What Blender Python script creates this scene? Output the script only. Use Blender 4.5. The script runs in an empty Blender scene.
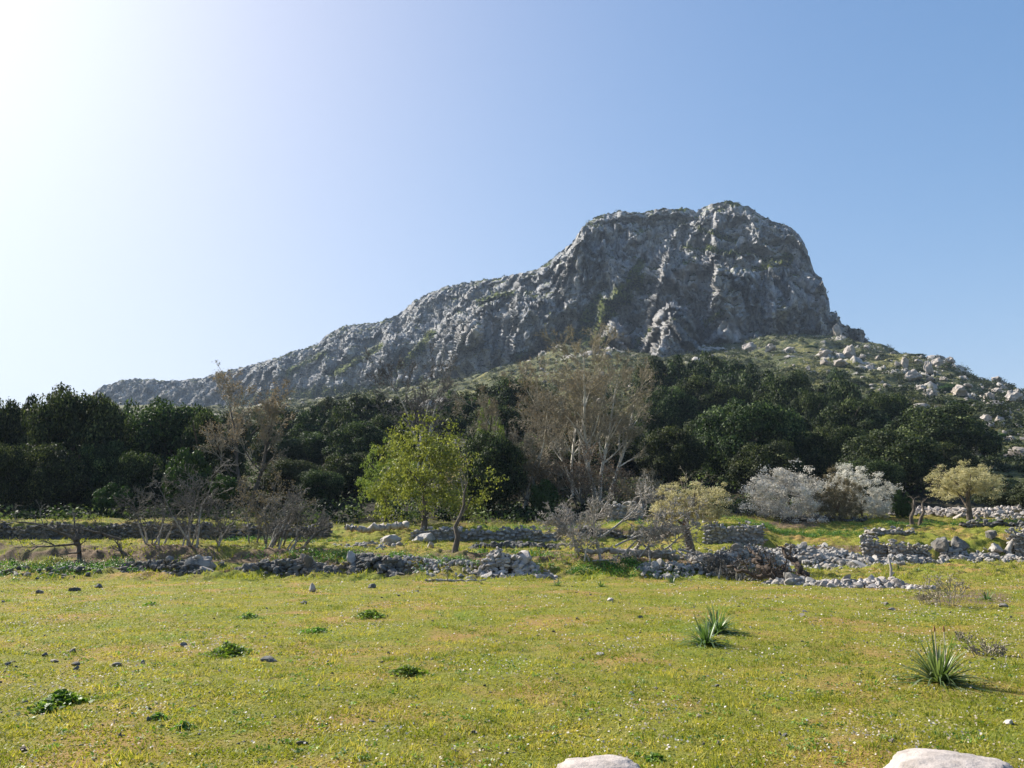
HAZE = True
import bpy, bmesh, math, random
import numpy as np
from mathutils import Vector, noise as mnoise

R = math.radians
SC = bpy.context.scene
COL = SC.collection
F_PX = 803.0
PITCH = R(10.2)
EYE = 1.6
SUN_AZ, SUN_EL = R(-52), R(36)

# ------------------------------------------------------------------ numpy noise
def _hash(ix, iy, iz, seed):
    h = (ix.astype(np.int64) * 374761393 + iy.astype(np.int64) * 668265263 + iz.astype(np.int64) * 2147483647 + seed * 974634777) & 0xFFFFFFFF
    h = ((h ^ (h >> 13)) * 1274126177) & 0xFFFFFFFF
    h = ((h ^ (h >> 16)) * 2246822519) & 0xFFFFFFFF
    return (h ^ (h >> 15)) & 0xFFFFFFFF

def vnoise(p, seed=0):
    """gradient noise, p is N x 3, about -1..1"""
    i = np.floor(p); f = p - i
    i = i.astype(np.int64)
    w = f * f * f * (f * (f * 6 - 15) + 10)
    out = 0
    for dx in (0, 1):
        wx = w[:, 0] if dx else 1 - w[:, 0]
        for dy in (0, 1):
            wy = w[:, 1] if dy else 1 - w[:, 1]
            for dz in (0, 1):
                wz = w[:, 2] if dz else 1 - w[:, 2]
                h = _hash(i[:, 0] + dx, i[:, 1] + dy, i[:, 2] + dz, seed)
                gx = (h & 1023) / 511.5 - 1; gy = ((h >> 10) & 1023) / 511.5 - 1; gz = ((h >> 20) & 1023) / 511.5 - 1
                out = out + wx * wy * wz * (gx * (f[:, 0] - dx) + gy * (f[:, 1] - dy) + gz * (f[:, 2] - dz))
    return out * 1.5

def fbm(p, octs=4, seed=0, gain=0.5, lac=2.03):
    s = 0; a = 1; t = 0
    for o in range(octs):
        s = s + a * vnoise(p * lac ** o, seed + o); t += a; a *= gain
    return s / t

def billow(p, octs=4, seed=0, gain=0.5):
    s = 0; a = 1; t = 0
    for o in range(octs):
        s = s + a * np.abs(vnoise(p * 2.07 ** o, seed + o)); t += a; a *= gain
    return s / t

def worley(p, seed=0):
    """returns F1, F2, cell random"""
    i = np.floor(p).astype(np.int64)
    f1 = np.full(len(p), 9.0); f2 = np.full(len(p), 9.0); cid = np.zeros(len(p))
    for dx in (-1, 0, 1):
        for dy in (-1, 0, 1):
            for dz in (-1, 0, 1):
                cx, cy, cz = i[:, 0] + dx, i[:, 1] + dy, i[:, 2] + dz
                h = _hash(cx, cy, cz, seed)
                q = np.stack([cx + (h & 1023) / 1023., cy + ((h >> 10) & 1023) / 1023., cz + ((h >> 20) & 1023) / 1023.], 1)
                d = np.sqrt(((p - q) ** 2).sum(1))
                c = (h % 997) / 997.
                n1 = d < f1
                f2 = np.where(n1, f1, np.minimum(f2, d))
                cid = np.where(n1, c, cid); f1 = np.where(n1, d, f1)
    return f1, f2, cid

def sstep(a, b, x):
    t = np.clip((x - a) / (b - a), 0, 1)
    return t * t * (3 - 2 * t)

# ------------------------------------------------------------------ mesh helpers
def mk(name, V, faces, mat=None, parent=None, smooth=True, attrs=None, loc=None):
    """faces: list of int arrays (n x k). attrs: {name: float array per vertex}"""
    V = np.asarray(V, dtype=np.float32)
    me = bpy.data.meshes.new(name)
    me.vertices.add(len(V)); me.vertices.foreach_set('co', V.ravel())
    faces = [np.asarray(f, dtype=np.int32) for f in faces if len(f)]
    loops = np.concatenate([f.ravel() for f in faces])
    tot = np.concatenate([np.full(len(f), f.shape[1], dtype=np.int32) for f in faces])
    start = np.concatenate([[0], np.cumsum(tot)[:-1]]).astype(np.int32)
    me.loops.add(len(loops)); me.loops.foreach_set('vertex_index', loops)
    me.polygons.add(len(tot)); me.polygons.foreach_set('loop_start', start)
    try: me.polygons.foreach_set('loop_total', tot)
    except Exception: pass
    me.update(calc_edges=True)
    me.polygons.foreach_set('use_smooth', np.full(len(tot), smooth, dtype=bool))
    for k, v in (attrs or {}).items():
        at = me.attributes.new(k, 'FLOAT', 'POINT'); at.data.foreach_set('value', np.asarray(v, dtype=np.float32))
    me.validate()
    if mat: me.materials.append(mat)
    o = bpy.data.objects.new(name, me); COL.objects.link(o)
    if parent: o.parent = parent
    if loc is not None: o.location = loc
    return o

def tag(o, label=None, cat=None, group=None, kind=None):
    if label: o['label'] = label
    if cat: o['category'] = cat
    if group: o['group'] = group
    if kind: o['kind'] = kind
    return o

def empty(name, loc, rz=0):
    o = bpy.data.objects.new(name, None); COL.objects.link(o)
    o.location = loc; o.rotation_euler = (0, 0, rz); o.empty_display_size = 0.3
    return o

def copy_tree(o):
    c = o.copy(); COL.objects.link(c)
    for ch in o.children:
        d = ch.copy(); COL.objects.link(d); d.parent = c
        for g in ch.children:
            e = g.copy(); COL.objects.link(e); e.parent = d
    return c

def grid_faces(nr, nc):
    a = np.arange((nr - 1) * nc).reshape(nr - 1, nc)[:, :-1].ravel()
    return np.stack([a, a + 1, a + nc + 1, a + nc], 1)

def tube(pts, radii, sides=8, cap=True):
    pts = np.asarray(pts, float); n = len(pts)
    t = np.gradient(pts, axis=0); t /= np.linalg.norm(t, axis=1)[:, None] + 1e-9
    ref = np.array([1, 0, 0.]) if abs(t[0][0]) < .8 else np.array([0, 1., 0])
    V = []
    a = np.linspace(0, 2 * np.pi, sides, endpoint=False)
    for i in range(n):
        u = np.cross(t[i], ref); u /= np.linalg.norm(u) + 1e-9
        w = np.cross(t[i], u); ref = -np.cross(t[i], w) if False else ref
        V.append(pts[i] + radii[i] * (np.cos(a)[:, None] * u + np.sin(a)[:, None] * w))
    V = np.concatenate(V)
    j = np.arange(sides); jn = (j + 1) % sides
    Fc = np.concatenate([np.stack([i * sides + j, i * sides + jn, (i + 1) * sides + jn, (i + 1) * sides + j], 1) for i in range(n - 1)])
    if cap:
        V = np.concatenate([V, pts[-1:] + t[-1:] * radii[-1] * .3])
        k = len(V) - 1
        return V, Fc, np.stack([(n - 1) * sides + j, (n - 1) * sides + jn, np.full(sides, k)], 1)
    return V, Fc, np.zeros((0, 3), int)

class Acc:
    """collects vertices, faces of 3 and 4, and float attributes"""
    def __init__(s): s.V = []; s.F = {3: [], 4: []}; s.n = 0; s.A = {}
    def add(s, V, *faces, **at):
        V = np.asarray(V, float)
        for f in faces:
            f = np.asarray(f)
            if len(f): s.F[f.shape[1]].append(f + s.n)
        s.V.append(V); s.n += len(V)
        for k, v in at.items():
            s.A.setdefault(k, []).append(np.broadcast_to(np.asarray(v, float), (len(V),)).copy())
    def build(s, name, mat=None, parent=None, smooth=True, loc=None):
        at = {k: np.concatenate(v) for k, v in s.A.items()}
        V = np.concatenate(s.V)
        if loc is not None: V = V - np.asarray(loc)
        return mk(name, V, [np.concatenate(f) for f in s.F.values() if f], mat, parent, smooth, at, loc)

def prisms(segs, sides=3):
    """segs: N x 8 (p0, p1, r0, r1) -> V, quads"""
    S = np.asarray(segs, float); p0, p1, r0, r1 = S[:, :3], S[:, 3:6], S[:, 6], S[:, 7]
    d = p1 - p0; d /= np.linalg.norm(d, axis=1)[:, None] + 1e-9
    ref = np.where(np.abs(d[:, 2:3]) < .9, np.array([[0, 0, 1.]]), np.array([[1., 0, 0]]))
    u = np.cross(d, ref); u /= np.linalg.norm(u, axis=1)[:, None] + 1e-9
    w = np.cross(d, u)
    V = np.empty((len(S), 2 * sides, 3))
    for k in range(sides):
        a = 2 * math.pi * k / sides
        o = math.cos(a) * u + math.sin(a) * w
        V[:, k] = p0 + o * r0[:, None]; V[:, sides + k] = p1 + o * r1[:, None]
    base = (np.arange(len(S)) * 2 * sides)[:, None]
    Fc = np.concatenate([base + np.array([[k, (k + 1) % sides, sides + (k + 1) % sides, sides + k]]) for k in range(sides)])
    return V.reshape(-1, 3), Fc

def leaf_quads(P, N, size, rng, aspect=.55, jitter=.8, fold=.0):
    """one rhombus leaf per point, facing about N"""
    n = len(P)
    N = N + rng.normal(0, jitter, (n, 3)); N /= np.linalg.norm(N, axis=1)[:, None] + 1e-9
    r = rng.normal(0, 1, (n, 3)); u = np.cross(N, r); u /= np.linalg.norm(u, axis=1)[:, None] + 1e-9
    w = np.cross(N, u)
    s = (size * rng.uniform(.65, 1.35, n))[:, None]
    V = np.empty((n, 4, 3))
    V[:, 0] = P - u * s * .5; V[:, 1] = P + w * s * .5 * aspect + N * s * .08
    V[:, 2] = P + u * s * .5; V[:, 3] = P - w * s * .5 * aspect + N * s * .08
    return V.reshape(-1, 3), (np.arange(n) * 4)[:, None] + np.arange(4)[None]

def ico(sub):
    bm = bmesh.new(); bmesh.ops.create_icosphere(bm, subdivisions=sub, radius=1)
    V = np.array([v.co[:] for v in bm.verts]); Fc = np.array([[v.index for v in f.verts] for f in bm.faces]); bm.free()
    return V, Fc
ICO = {k: ico(k) for k in (1, 2, 3, 4, 5)}

def rock_shape(seed, sub=2, cuts=9, rough=.12):
    """faceted stone of about unit radius"""
    V, Fc = ICO[sub]; V = V.copy(); rng = np.random.default_rng(seed)
    for _ in range(cuts):
        n = rng.normal(0, 1, 3); n /= np.linalg.norm(n); h = rng.uniform(.42, .8)
        d = V @ n; over = np.clip(d - h, 0, None)
        V -= over[:, None] * n * .92
    if sub >= 3:
        V = V * (1 + rough * fbm(V * 2.3 + seed * 7.1, 4, seed)[:, None] + .35 * rough * (billow(V * 5.5 + seed, 3, seed + 5)[:, None] - .3))
    else:
        V = V * (1 + rough * rng.uniform(-.6, .6, len(V))[:, None])
    return V, Fc
STONES = [rock_shape(s, 2, 13, .05) for s in range(16)]
STONES = [(v / np.abs(v).max() * 1.0, f) for v, f in STONES]

def rotm(rx, ry, rz):
    cx, sx, cy, sy, cz, sz = math.cos(rx), math.sin(rx), math.cos(ry), math.sin(ry), math.cos(rz), math.sin(rz)
    return np.array([[cz, -sz, 0], [sz, cz, 0], [0, 0, 1]]) @ np.array([[cy, 0, sy], [0, 1, 0], [-sy, 0, cy]]) @ np.array([[1, 0, 0], [0, cx, -sx], [0, sx, cx]])

def add_stone(acc, rng, c, s, flat=.7, tilt=.3):
    V, Fc = STONES[int(rng.integers(len(STONES)))]
    sc = np.array([s * rng.uniform(.8, 1.35), s * rng.uniform(.75, 1.1), s * flat * rng.uniform(.8, 1.2)])
    M = rotm(rng.normal(0, tilt), rng.normal(0, tilt), rng.uniform(0, 6.28))
    acc.add((V * sc) @ M.T + np.asarray(c), Fc, tone=rng.uniform(0, 1))

# ------------------------------------------------------------------ camera geometry
def elev(Y):
    return math.tan(PITCH + math.atan((384 - Y) / F_PX))
def at(X, Y, d):
    """the point of the ray through photo pixel X, Y at depth y = d"""
    a, b = (X - 512) / F_PX, (384 - Y) / F_PX
    dy = math.cos(PITCH) - b * math.sin(PITCH); dz = math.sin(PITCH) + b * math.cos(PITCH)
    return np.array([a * d / dy, d, EYE + dz * d / dy])
def at_np(X, Y, d):
    a, b = (X - 512) / F_PX, (384 - Y) / F_PX
    dy = math.cos(PITCH) - b * math.sin(PITCH); dz = math.sin(PITCH) + b * math.cos(PITCH)
    return np.stack([a * d / dy, d + 0 * a, EYE + dz * d / dy], -1)

# ------------------------------------------------------------------ terrain heights
# per column (photo x), pairs of depth and height (values over 50 are photo y)
NEARL = [(-20, 0), (8, 0), (25.3, 0), (26.6, .16), (28.4, .34), (29.3, .46), (30.0, .88), (31.2, .95), (38, .93), (44.9, .9), (45.7, 1.95), (55, 2.4)]
TERR = {
 -250: NEARL + [(70, 4), (130, 12), (300, 25), (900, 70), (2500, 90)],
 -20: NEARL + [(60, 514), (90, 480), (130, 455), (200, 435), (350, 418), (600, 412), (900, 410), (2500, 470)],
 120: NEARL + [(60, 514), (90, 478), (130, 450), (200, 432), (350, 415), (600, 408), (900, 406), (2500, 470)],
 225: NEARL + [(60, 512), (90, 472), (130, 442), (200, 424), (350, 414), (600, 410), (900, 410), (2500, 470)],
 300: [(-20, 0), (8, 0), (26, 0), (27.2, .22), (28.4, .34), (29.0, .66), (30.2, .78), (31.2, .85), (38, .9), (43.5, .95), (46, 1.4), (55, 2.3), (60, 508), (90, 468), (130, 436), (200, 418), (300, 408), (450, 404), (600, 404), (900, 412), (2500, 470)],
 400: [(-20, 0), (8, 0), (26.3, 0), (27.4, .15), (28, .48), (30.2, .62), (32, .75), (38, .85), (42, .95), (44, 1.5), (55, 2.4), (60, 505), (90, 465), (130, 432), (200, 410), (300, 397), (400, 391), (600, 395), (900, 410), (2500, 470)],
 450: [(-20, 0), (8, 0), (26.6, 0), (28, .35), (30.2, .6), (32, .72), (38, .8), (42, .9), (43.2, 1.3), (55, 2.4), (60, 505), (90, 464), (130, 430), (200, 404), (300, 388), (400, 380), (600, 385), (900, 410), (2500, 470)],
 520: [(-20, 0), (8, 0), (26.6, 0), (28, .4), (30.2, .6), (32, .7), (38, .8), (42, .9), (43.2, 1.3), (55, 2.4), (60, 505), (90, 462), (130, 428), (200, 398), (300, 378), (400, 367), (470, 365), (700, 380), (2500, 470)],
 570: [(-20, 0), (8, 0), (27, 0), (28.2, .3), (30.2, .55), (32, .65), (38, .8), (42, .9), (43.2, 1.3), (55, 2.6), (60, 503), (90, 460), (130, 426), (200, 392), (300, 368), (400, 353), (450, 348), (700, 380), (2500, 470)],
 650: [(-20, 0), (8, 0), (26.8, 0), (28, .35), (30.2, .55), (35, .7), (44, .95), (45, 1.9), (50, 2.2), (60, 503), (90, 460), (130, 424), (200, 388), (300, 364), (400, 353), (450, 350), (700, 380), (2500, 470)],
 720: [(-20, 0), (8, 0), (27.2, 0), (28.4, .3), (30.2, .45), (35, .6), (40.2, .85), (41, 1.9), (50, 2.3), (60, 505), (90, 464), (130, 424), (200, 384), (300, 362), (400, 348), (450, 345), (700, 380), (2500, 470)],
 790: [(-20, 0), (8, 0), (26.5, 0), (31, .05), (37, .12), (38.5, .5), (41, .85), (45, 1.4), (50, 2.2), (60, 507), (90, 468), (130, 426), (200, 384), (300, 354), (380, 338), (440, 334), (480, 345), (700, 390), (2500, 470)],
 840: [(-20, 0), (8, 0), (26.5, 0), (31, .02), (38, .03), (39.5, .6), (41, .85), (45, 1.4), (50, 2.2), (60, 507), (90, 468), (130, 428), (200, 388), (300, 355), (375, 336.5), (420, 338), (480, 350), (700, 400), (2500, 470)],
 880: [(-20, 0), (8, 0), (26.5, 0), (31, .02), (38.8, .03), (40, .8), (41, 1.2), (45, 1.6), (50, 2.15), (60, 507), (90, 466), (130, 430), (200, 390), (300, 357), (350, 346), (390, 349), (480, 360), (700, 410), (2500, 470)],
 945: [(-20, 0), (8, 0), (26.5, 0), (31, .02), (39.2, .05), (40.4, 1.0), (42, 1.3), (50, 2.15), (52, 2.4), (60, 507), (80, 470), (110, 440), (150, 414), (200, 391), (290, 360), (330, 364), (420, 380), (700, 430), (2500, 480)],
 1000: [(-20, 0), (8, 0), (26.5, 0), (31, .02), (39.2, .05), (40.4, 1.1), (42, 1.35), (50, 2.15), (52, 2.4), (60, 507), (80, 470), (110, 440), (150, 416), (200, 399), (262, 384), (300, 389), (420, 410), (700, 450), (2500, 490)],
 1060: [(-20, 0), (8, 0), (26.5, 0), (31, .02), (39.2, .05), (40.4, 1.1), (42, 1.35), (50, 2.15), (52, 2.4), (60, 507), (80, 470), (110, 442), (150, 424), (200, 411), (252, 403), (300, 408), (420, 440), (700, 470), (2500, 495)],
 1300: [(-20, 0), (8, 0), (26.5, 0), (31, .02), (39.2, .05), (40.4, 1.1), (42, 1.35), (50, 2.15), (60, 2.6), (110, 8), (200, 20), (300, 28), (700, 35), (2500, 50)],
}
_TC = sorted(TERR)
def _z(dv): return [(EYE + elev(v) * d) if v > 50 else v for d, v in dv]
_TD = {c: (np.array([d for d, _ in TERR[c]], float), np.array(_z(TERR[c]))) for c in _TC}
def height0(x, y):
    x = np.atleast_1d(np.asarray(x, float)); y = np.atleast_1d(np.asarray(y, float))
    px = 512 + 800 * x / np.maximum(y, 6)
    wob = .45 * vnoise(np.stack([x * .22, x * 0, x * 0], 1), 91) + .25 * vnoise(np.stack([x * .6, x * 0, x * 0], 1), 92)
    yy = y + wob * np.exp(-((y - 32) / 12) ** 2) * 1.1
    Z = np.stack([np.interp(yy, *_TD[c]) for c in _TC])
    k = np.clip(np.searchsorted(_TC, px) - 1, 0, len(_TC) - 2)
    c = np.array(_TC, float); t = np.clip((px - c[k]) / (c[k + 1] - c[k]), 0, 1)
    t = t * t * (3 - 2 * t)
    i = np.arange(len(x))
    return Z[k, i] * (1 - t) + Z[k + 1, i] * t
def height(x, y):
    x = np.atleast_1d(np.asarray(x, float)); y = np.atleast_1d(np.asarray(y, float))
    h = height0(x, y)
    p = np.stack([x, y, x * 0], 1)
    h = h + .035 * vnoise(p * .5, 1) * sstep(3, 9, y) + .012 * vnoise(p * 2.1, 2)
    bank = sstep(24.5, 27, y) * (1 - sstep(60, 90, y))
    h = h + bank * (.16 * vnoise(p * .9, 3) + .12 * vnoise(p * 2.6, 4) + .03 * vnoise(p * 7, 41))
    far = sstep(60, 180, y)
    h = h + far * (3.0 * vnoise(p * .03, 5) + 2.4 * vnoise(p * .08, 6) + 1.0 * vnoise(p * .25, 7)) * sstep(0, 1, far)
    return h
def H(x, y): return float(height([x], [y])[0])
def hit(X, Y, dmin=3.0, dmax=700.0):
    """where the ray through photo pixel X, Y meets the terrain"""
    d = np.geomspace(dmin, dmax, 4000)
    P = at_np(np.full_like(d, X), Y, d)
    k = np.argmax(P[:, 2] < height(P[:, 0], P[:, 1]))
    return P[k]
def ground_at(X, d):
    """terrain point in photo column X at depth d"""
    x = (X - 512) / 815.0 * d
    for _ in range(4):
        z = H(x, d)
        x = (X - 512) / F_PX * (d * math.cos(PITCH) + (z - EYE) * math.sin(PITCH))
    return np.array([x, d, H(x, d)])

# ------------------------------------------------------------------ materials
def new_mat(name):
    m = bpy.data.materials.new(name); m.use_nodes = True
    nt = m.node_tree; nt.nodes.clear()
    return m, nt
def N(nt, typ, **kw):
    n = nt.nodes.new(typ)
    for k, v in kw.items():
        if k.startswith('i_'):
            n.inputs[k[2:].replace('_', ' ')].default_value = v
        else: setattr(n, k, v)
    return n
def L(nt, a, b): nt.links.new(a, b)
def nz(nt, scale, detail=4, rough=.55, vec=None, dist=0):
    n = N(nt, 'ShaderNodeTexNoise'); n.inputs['Scale'].default_value = scale; n.inputs['Detail'].default_value = detail
    n.inputs['Roughness'].default_value = rough; n.inputs['Distortion'].default_value = dist
    if vec is not None: L(nt, vec, n.inputs['Vector'])
    return n.outputs['Fac']
def ramp(nt, fac, stops):
    n = N(nt, 'ShaderNodeValToRGB'); e = n.color_ramp.elements
    while len(e) < len(stops): e.new(.5)
    for el, (p, c) in zip(e, stops):
        el.position = p; el.color = (c, c, c, 1) if isinstance(c, (int, float)) else (*c, 1)
    L(nt, fac, n.inputs['Fac']); return n.outputs['Color']
def mix(nt, fac, a, b, blend='MIX'):
    n = N(nt, 'ShaderNodeMix', data_type='RGBA', blend_type=blend)
    for s, v in ((n.inputs[0], fac), (n.inputs[6], a), (n.inputs[7], b)):
        if hasattr(v, 'is_linked') or hasattr(v, 'links'): L(nt, v, s)
        else: s.default_value = v if isinstance(v, (int, float)) else (*v, 1)
    return n.outputs[2]
def attr(nt, name): return N(nt, 'ShaderNodeAttribute', attribute_name=name).outputs['Fac']
def math_(nt, op, a, b=0.0, c=None, clamp=False):
    n = N(nt, 'ShaderNodeMath', operation=op, use_clamp=clamp)
    for s, v in zip(n.inputs, (a, b) if c is None else (a, b, c)):
        if hasattr(v, 'links'): L(nt, v, s)
        else: s.default_value = v
    return n.outputs[0]
def finish(nt, col, rough=.9, bump=None, bstr=.5, bdist=.02, spec=.2, transl=None, tcol=None):
    b = N(nt, 'ShaderNodeBsdfPrincipled')
    if hasattr(col, 'links'): L(nt, col, b.inputs['Base Color'])
    else: b.inputs['Base Color'].default_value = (*col, 1)
    if hasattr(rough, 'links'): L(nt, rough, b.inputs['Roughness'])
    else: b.inputs['Roughness'].default_value = rough
    b.inputs['Specular IOR Level'].default_value = spec
    if bump is not None:
        bp = N(nt, 'ShaderNodeBump'); bp.inputs['Strength'].default_value = bstr; bp.inputs['Distance'].default_value = bdist
        L(nt, bump, bp.inputs['Height']); L(nt, bp.outputs[0], b.inputs['Normal'])
    out = N(nt, 'ShaderNodeOutputMaterial'); sh = b.outputs[0]
    if transl:
        t = N(nt, 'ShaderNodeBsdfTranslucent')
        tc = tcol if tcol is not None else col
        if hasattr(tc, 'links'): L(nt, tc, t.inputs['Color'])
        else: t.inputs['Color'].default_value = (*tc, 1)
        m = N(nt, 'ShaderNodeMixShader'); m.inputs[0].default_value = transl
        L(nt, sh, m.inputs[1]); L(nt, t.outputs[0], m.inputs[2]); sh = m.outputs[0]
    L(nt, sh, out.inputs['Surface'])
def objvec(nt, sc=None):
    t = N(nt, 'ShaderNodeNewGeometry').outputs['Position']
    if sc:
        m = N(nt, 'ShaderNodeMapping'); m.inputs['Scale'].default_value = sc; L(nt, t, m.inputs['Vector']); t = m.outputs[0]
    return t

def foliage_mat(name, cols, rough=.55, spec=.35, transl=.2, tmul=(1.5, 1.7, .8), objvar=.3):
    """cols: dark, mid, light by leaf attribute; each tree also varies a little"""
    m, nt = new_mat(name)
    a = attr(nt, 'tone')
    c = ramp(nt, a, [(0, cols[0]), (.55, cols[1]), (1, cols[2])])
    oi = N(nt, 'ShaderNodeObjectInfo').outputs['Random']
    hsv = N(nt, 'ShaderNodeHueSaturation')
    L(nt, math_(nt, 'MULTIPLY_ADD', oi, .05, .475), hsv.inputs['Hue'])
    L(nt, math_(nt, 'MULTIPLY_ADD', oi, objvar, 1 - objvar / 2), hsv.inputs['Value']); L(nt, c, hsv.inputs['Color'])
    c = hsv.outputs[0]
    tc = mix(nt, 1.0, c, tmul, 'MULTIPLY')
    finish(nt, c, rough, spec=spec, transl=transl, tcol=tc)
    return m
def bark_mat(name, c0, c1, sc=6):
    m, nt = new_mat(name)
    n = nz(nt, sc, 5, .65, objvec(nt, (1, 1, .35)))
    finish(nt, ramp(nt, n, [(.3, c0), (.7, c1)]), .9, n, .6, .03, .15)
    return m

M = {}
M['oak'] = foliage_mat('holm_oak_leaves', [(.008, .014, .006), (.034, .050, .020), (.17, .195, .075)], .65, .1, .18)
M['oak_olive'] = foliage_mat('olive_green_leaves', [(.025, .034, .015), (.055, .066, .03), (.11, .12, .065)], .7, .15, .16)
M['bright'] = foliage_mat('bright_shrub_leaves', [(.015, .036, .007), (.034, .07, .014), (.065, .12, .025)], .6, .2, .2)
M['lime'] = foliage_mat('young_lime_leaves', [(.07, .10, .02), (.18, .225, .05), (.34, .38, .10)], .6, .2, .35, (1.25, 1.25, .7), .15)
M['almond'] = foliage_mat('pale_yellow_leaves', [(.27, .24, .12), (.48, .42, .25), (.70, .62, .44)], .6, .3, .35, (1.1, 1.1, .8), .12)
M['blossom'] = foliage_mat('white_blossom', [(.36, .34, .28), (.66, .63, .56), (.86, .83, .77)], .7, .2, .3, (1, 1, .95), .1)
M['brownleaf'] = foliage_mat('brown_twiggy_leaves', [(.11, .085, .055), (.19, .15, .095), (.28, .23, .15)], .8, .15, .2, (1.1, 1, .8), .15)
M['bud'] = foliage_mat('tan_buds', [(.17, .14, .08), (.27, .23, .14), (.38, .33, .21)], .7, .2, .35, (1.1, 1, .7), .1)
M['scrub'] = foliage_mat('maquis_leaves', [(.015, .024, .009), (.04, .052, .02), (.12, .125, .045)], .7, .2, .2, (1.4, 1.5, .8), .1)
M['weed'] = foliage_mat('weed_leaves', [(.04, .09, .012), (.10, .18, .03), (.25, .33, .07)], .55, .3, .35, (1.4, 1.5, .6), .1)
M['asph'] = foliage_mat('asphodel_leaves', [(.05, .09, .03), (.085, .14, .05), (.26, .32, .18)], .35, .5, .3, (1.4, 1.6, .6), .1)
M['bark'] = bark_mat('grey_bark', (.05, .04, .032), (.16, .13, .10))
M['barkpale'] = bark_mat('pale_bark', (.36, .33, .28), (.62, .58, .50))
M['deadwood'] = bark_mat('weathered_dead_wood', (.19, .17, .145), (.48, .44, .39), 9)
M['deaddark'] = bark_mat('dark_dead_wood', (.03, .024, .02), (.12, .09, .07), 9)
M['twig'] = bark_mat('brown_twigs', (.20, .175, .13), (.37, .33, .25), 3)
M['twigdark'] = bark_mat('grey_brown_twigs', (.08, .075, .067), (.20, .185, .165), 3)
M['rust'] = bark_mat('rusty_orange_wood', (.20, .10, .045), (.34, .19, .09))

def stone_mat(name, dark, mid, light, sc=1.0, bd=.02):
    m, nt = new_mat(name)
    v = objvec(nt)
    t = attr(nt, 'tone')
    n1 = nz(nt, 3.5 * sc, 6, .65, v); n2 = nz(nt, 14 * sc, 5, .6, v); n3 = nz(nt, 1.2 * sc, 3, .5, v)
    c = ramp(nt, n1, [(.28, dark), (.5, mid), (.72, light)])
    c = mix(nt, math_(nt, 'MULTIPLY', t, .75), c, tuple(x * .42 for x in mid))
    c = mix(nt, ramp(nt, n2, [(.55, 0.0), (.75, .6)]), c, (.10, .095, .085))
    c = mix(nt, ramp(nt, n3, [(.5, 0.0), (.7, .35)]), c, (.38, .29, .20))
    finish(nt, c, .9, math_(nt, 'ADD', n1, math_(nt, 'MULTIPLY', n2, .5)), .7, bd, .2)
    return m
M['stone'] = stone_mat('dry_limestone', (.20, .19, .178), (.35, .33, .305), (.51, .475, .43))
M['stonepale'] = stone_mat('pale_pink_limestone', (.30, .27, .25), (.43, .39, .36), (.58, .53, .49), .8)
M['stonedark'] = stone_mat('lichened_shaded_limestone', (.06, .06, .056), (.13, .127, .12), (.25, .24, .22))  # lichened dark stone, darkened further to paint shade onto walls and bank rubble
M['boulder'] = stone_mat('hillside_limestone', (.19, .175, .165), (.35, .315, .285), (.54, .48, .43), .25, .15)
M['grass'] = foliage_mat('turf_blades', [(.145, .17, .018), (.285, .28, .033), (.45, .35, .11)], .6, .25, .45, (1.25, 1.2, .7), .0)
M['litter'] = foliage_mat('pale_petals_and_litter', [(.30, .22, .15), (.50, .41, .34), (.8, .74, .72)], .7, .2, .3, (1, 1, 1), .0)
m, nt = new_mat('smooth_pink_slab'); M['slab'] = m
v_ = objvec(nt); n1 = nz(nt, 9, 6, .6, v_); n2 = nz(nt, 40, 4, .7, v_)
c_ = ramp(nt, n1, [(.3, (.27, .235, .21)), (.6, (.42, .37, .34))]); c_ = mix(nt, ramp(nt, nz(nt, 6, 5, .7, v_), [(.6, 0.0), (.68, .8)]), c_, (.20, .19, .18))
finish(nt, c_, .85, math_(nt, 'ADD', n1, n2), .5, .02, .2)
# ------------------------------------------------------------------ world, sun, camera
w = bpy.data.worlds.new('World'); SC.world = w; w.use_nodes = True
nt = w.node_tree; bg = nt.nodes['Background']
sky = nt.nodes.new('ShaderNodeTexSky'); sky.sky_type = 'NISHITA'; sky.sun_disc = False
sky.sun_elevation = SUN_EL; sky.sun_rotation = SUN_AZ
sky.altitude = 0; sky.air_density = 1.0; sky.dust_density = 2.1; sky.ozone_density = 2.5
hs_ = nt.nodes.new('ShaderNodeHueSaturation'); hs_.inputs['Saturation'].default_value = 1.30
def _vm(op, a, b):
    n = nt.nodes.new('ShaderNodeVectorMath'); n.operation = op
    for s_, v_ in ((n.inputs[0], a), (n.inputs[1], b)):
        if hasattr(v_, 'links'): nt.links.new(v_, s_)
        else: s_.default_value = v_
    return n.outputs[0]
nt.links.new(sky.outputs[0], hs_.inputs['Color'])
_c = _vm('DIVIDE', hs_.outputs[0], _vm('ADD', _vm('MULTIPLY', hs_.outputs[0], (.195, .17, .148)), (.93, .99, .93)))
nt.links.new(_c, bg.inputs['Color']); bg.inputs['Strength'].default_value = 0.102
sl = bpy.data.lights.new('sun', 'SUN'); sl.energy = 4.4; sl.angle = R(.5); sl.color = (1, .94, .84)
so = bpy.data.objects.new('sun', sl); COL.objects.link(so)
sd = Vector((math.sin(SUN_AZ) * math.cos(SUN_EL), math.cos(SUN_AZ) * math.cos(SUN_EL), math.sin(SUN_EL)))
so.rotation_euler = sd.to_track_quat('Z', 'Y').to_euler()
cd = bpy.data.cameras.new('camera'); cam = bpy.data.objects.new('camera', cd); COL.objects.link(cam)
cam.location = (0, 0, EYE); cam.rotation_euler = (R(90) + PITCH, 0, 0)
cd.sensor_width = 36; cd.lens = F_PX / 1024 * 36; cd.clip_end = 20000; cd.clip_start = .1
SC.camera = cam
SC.view_settings.view_transform = 'Standard'; SC.view_settings.look = 'None'
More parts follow.
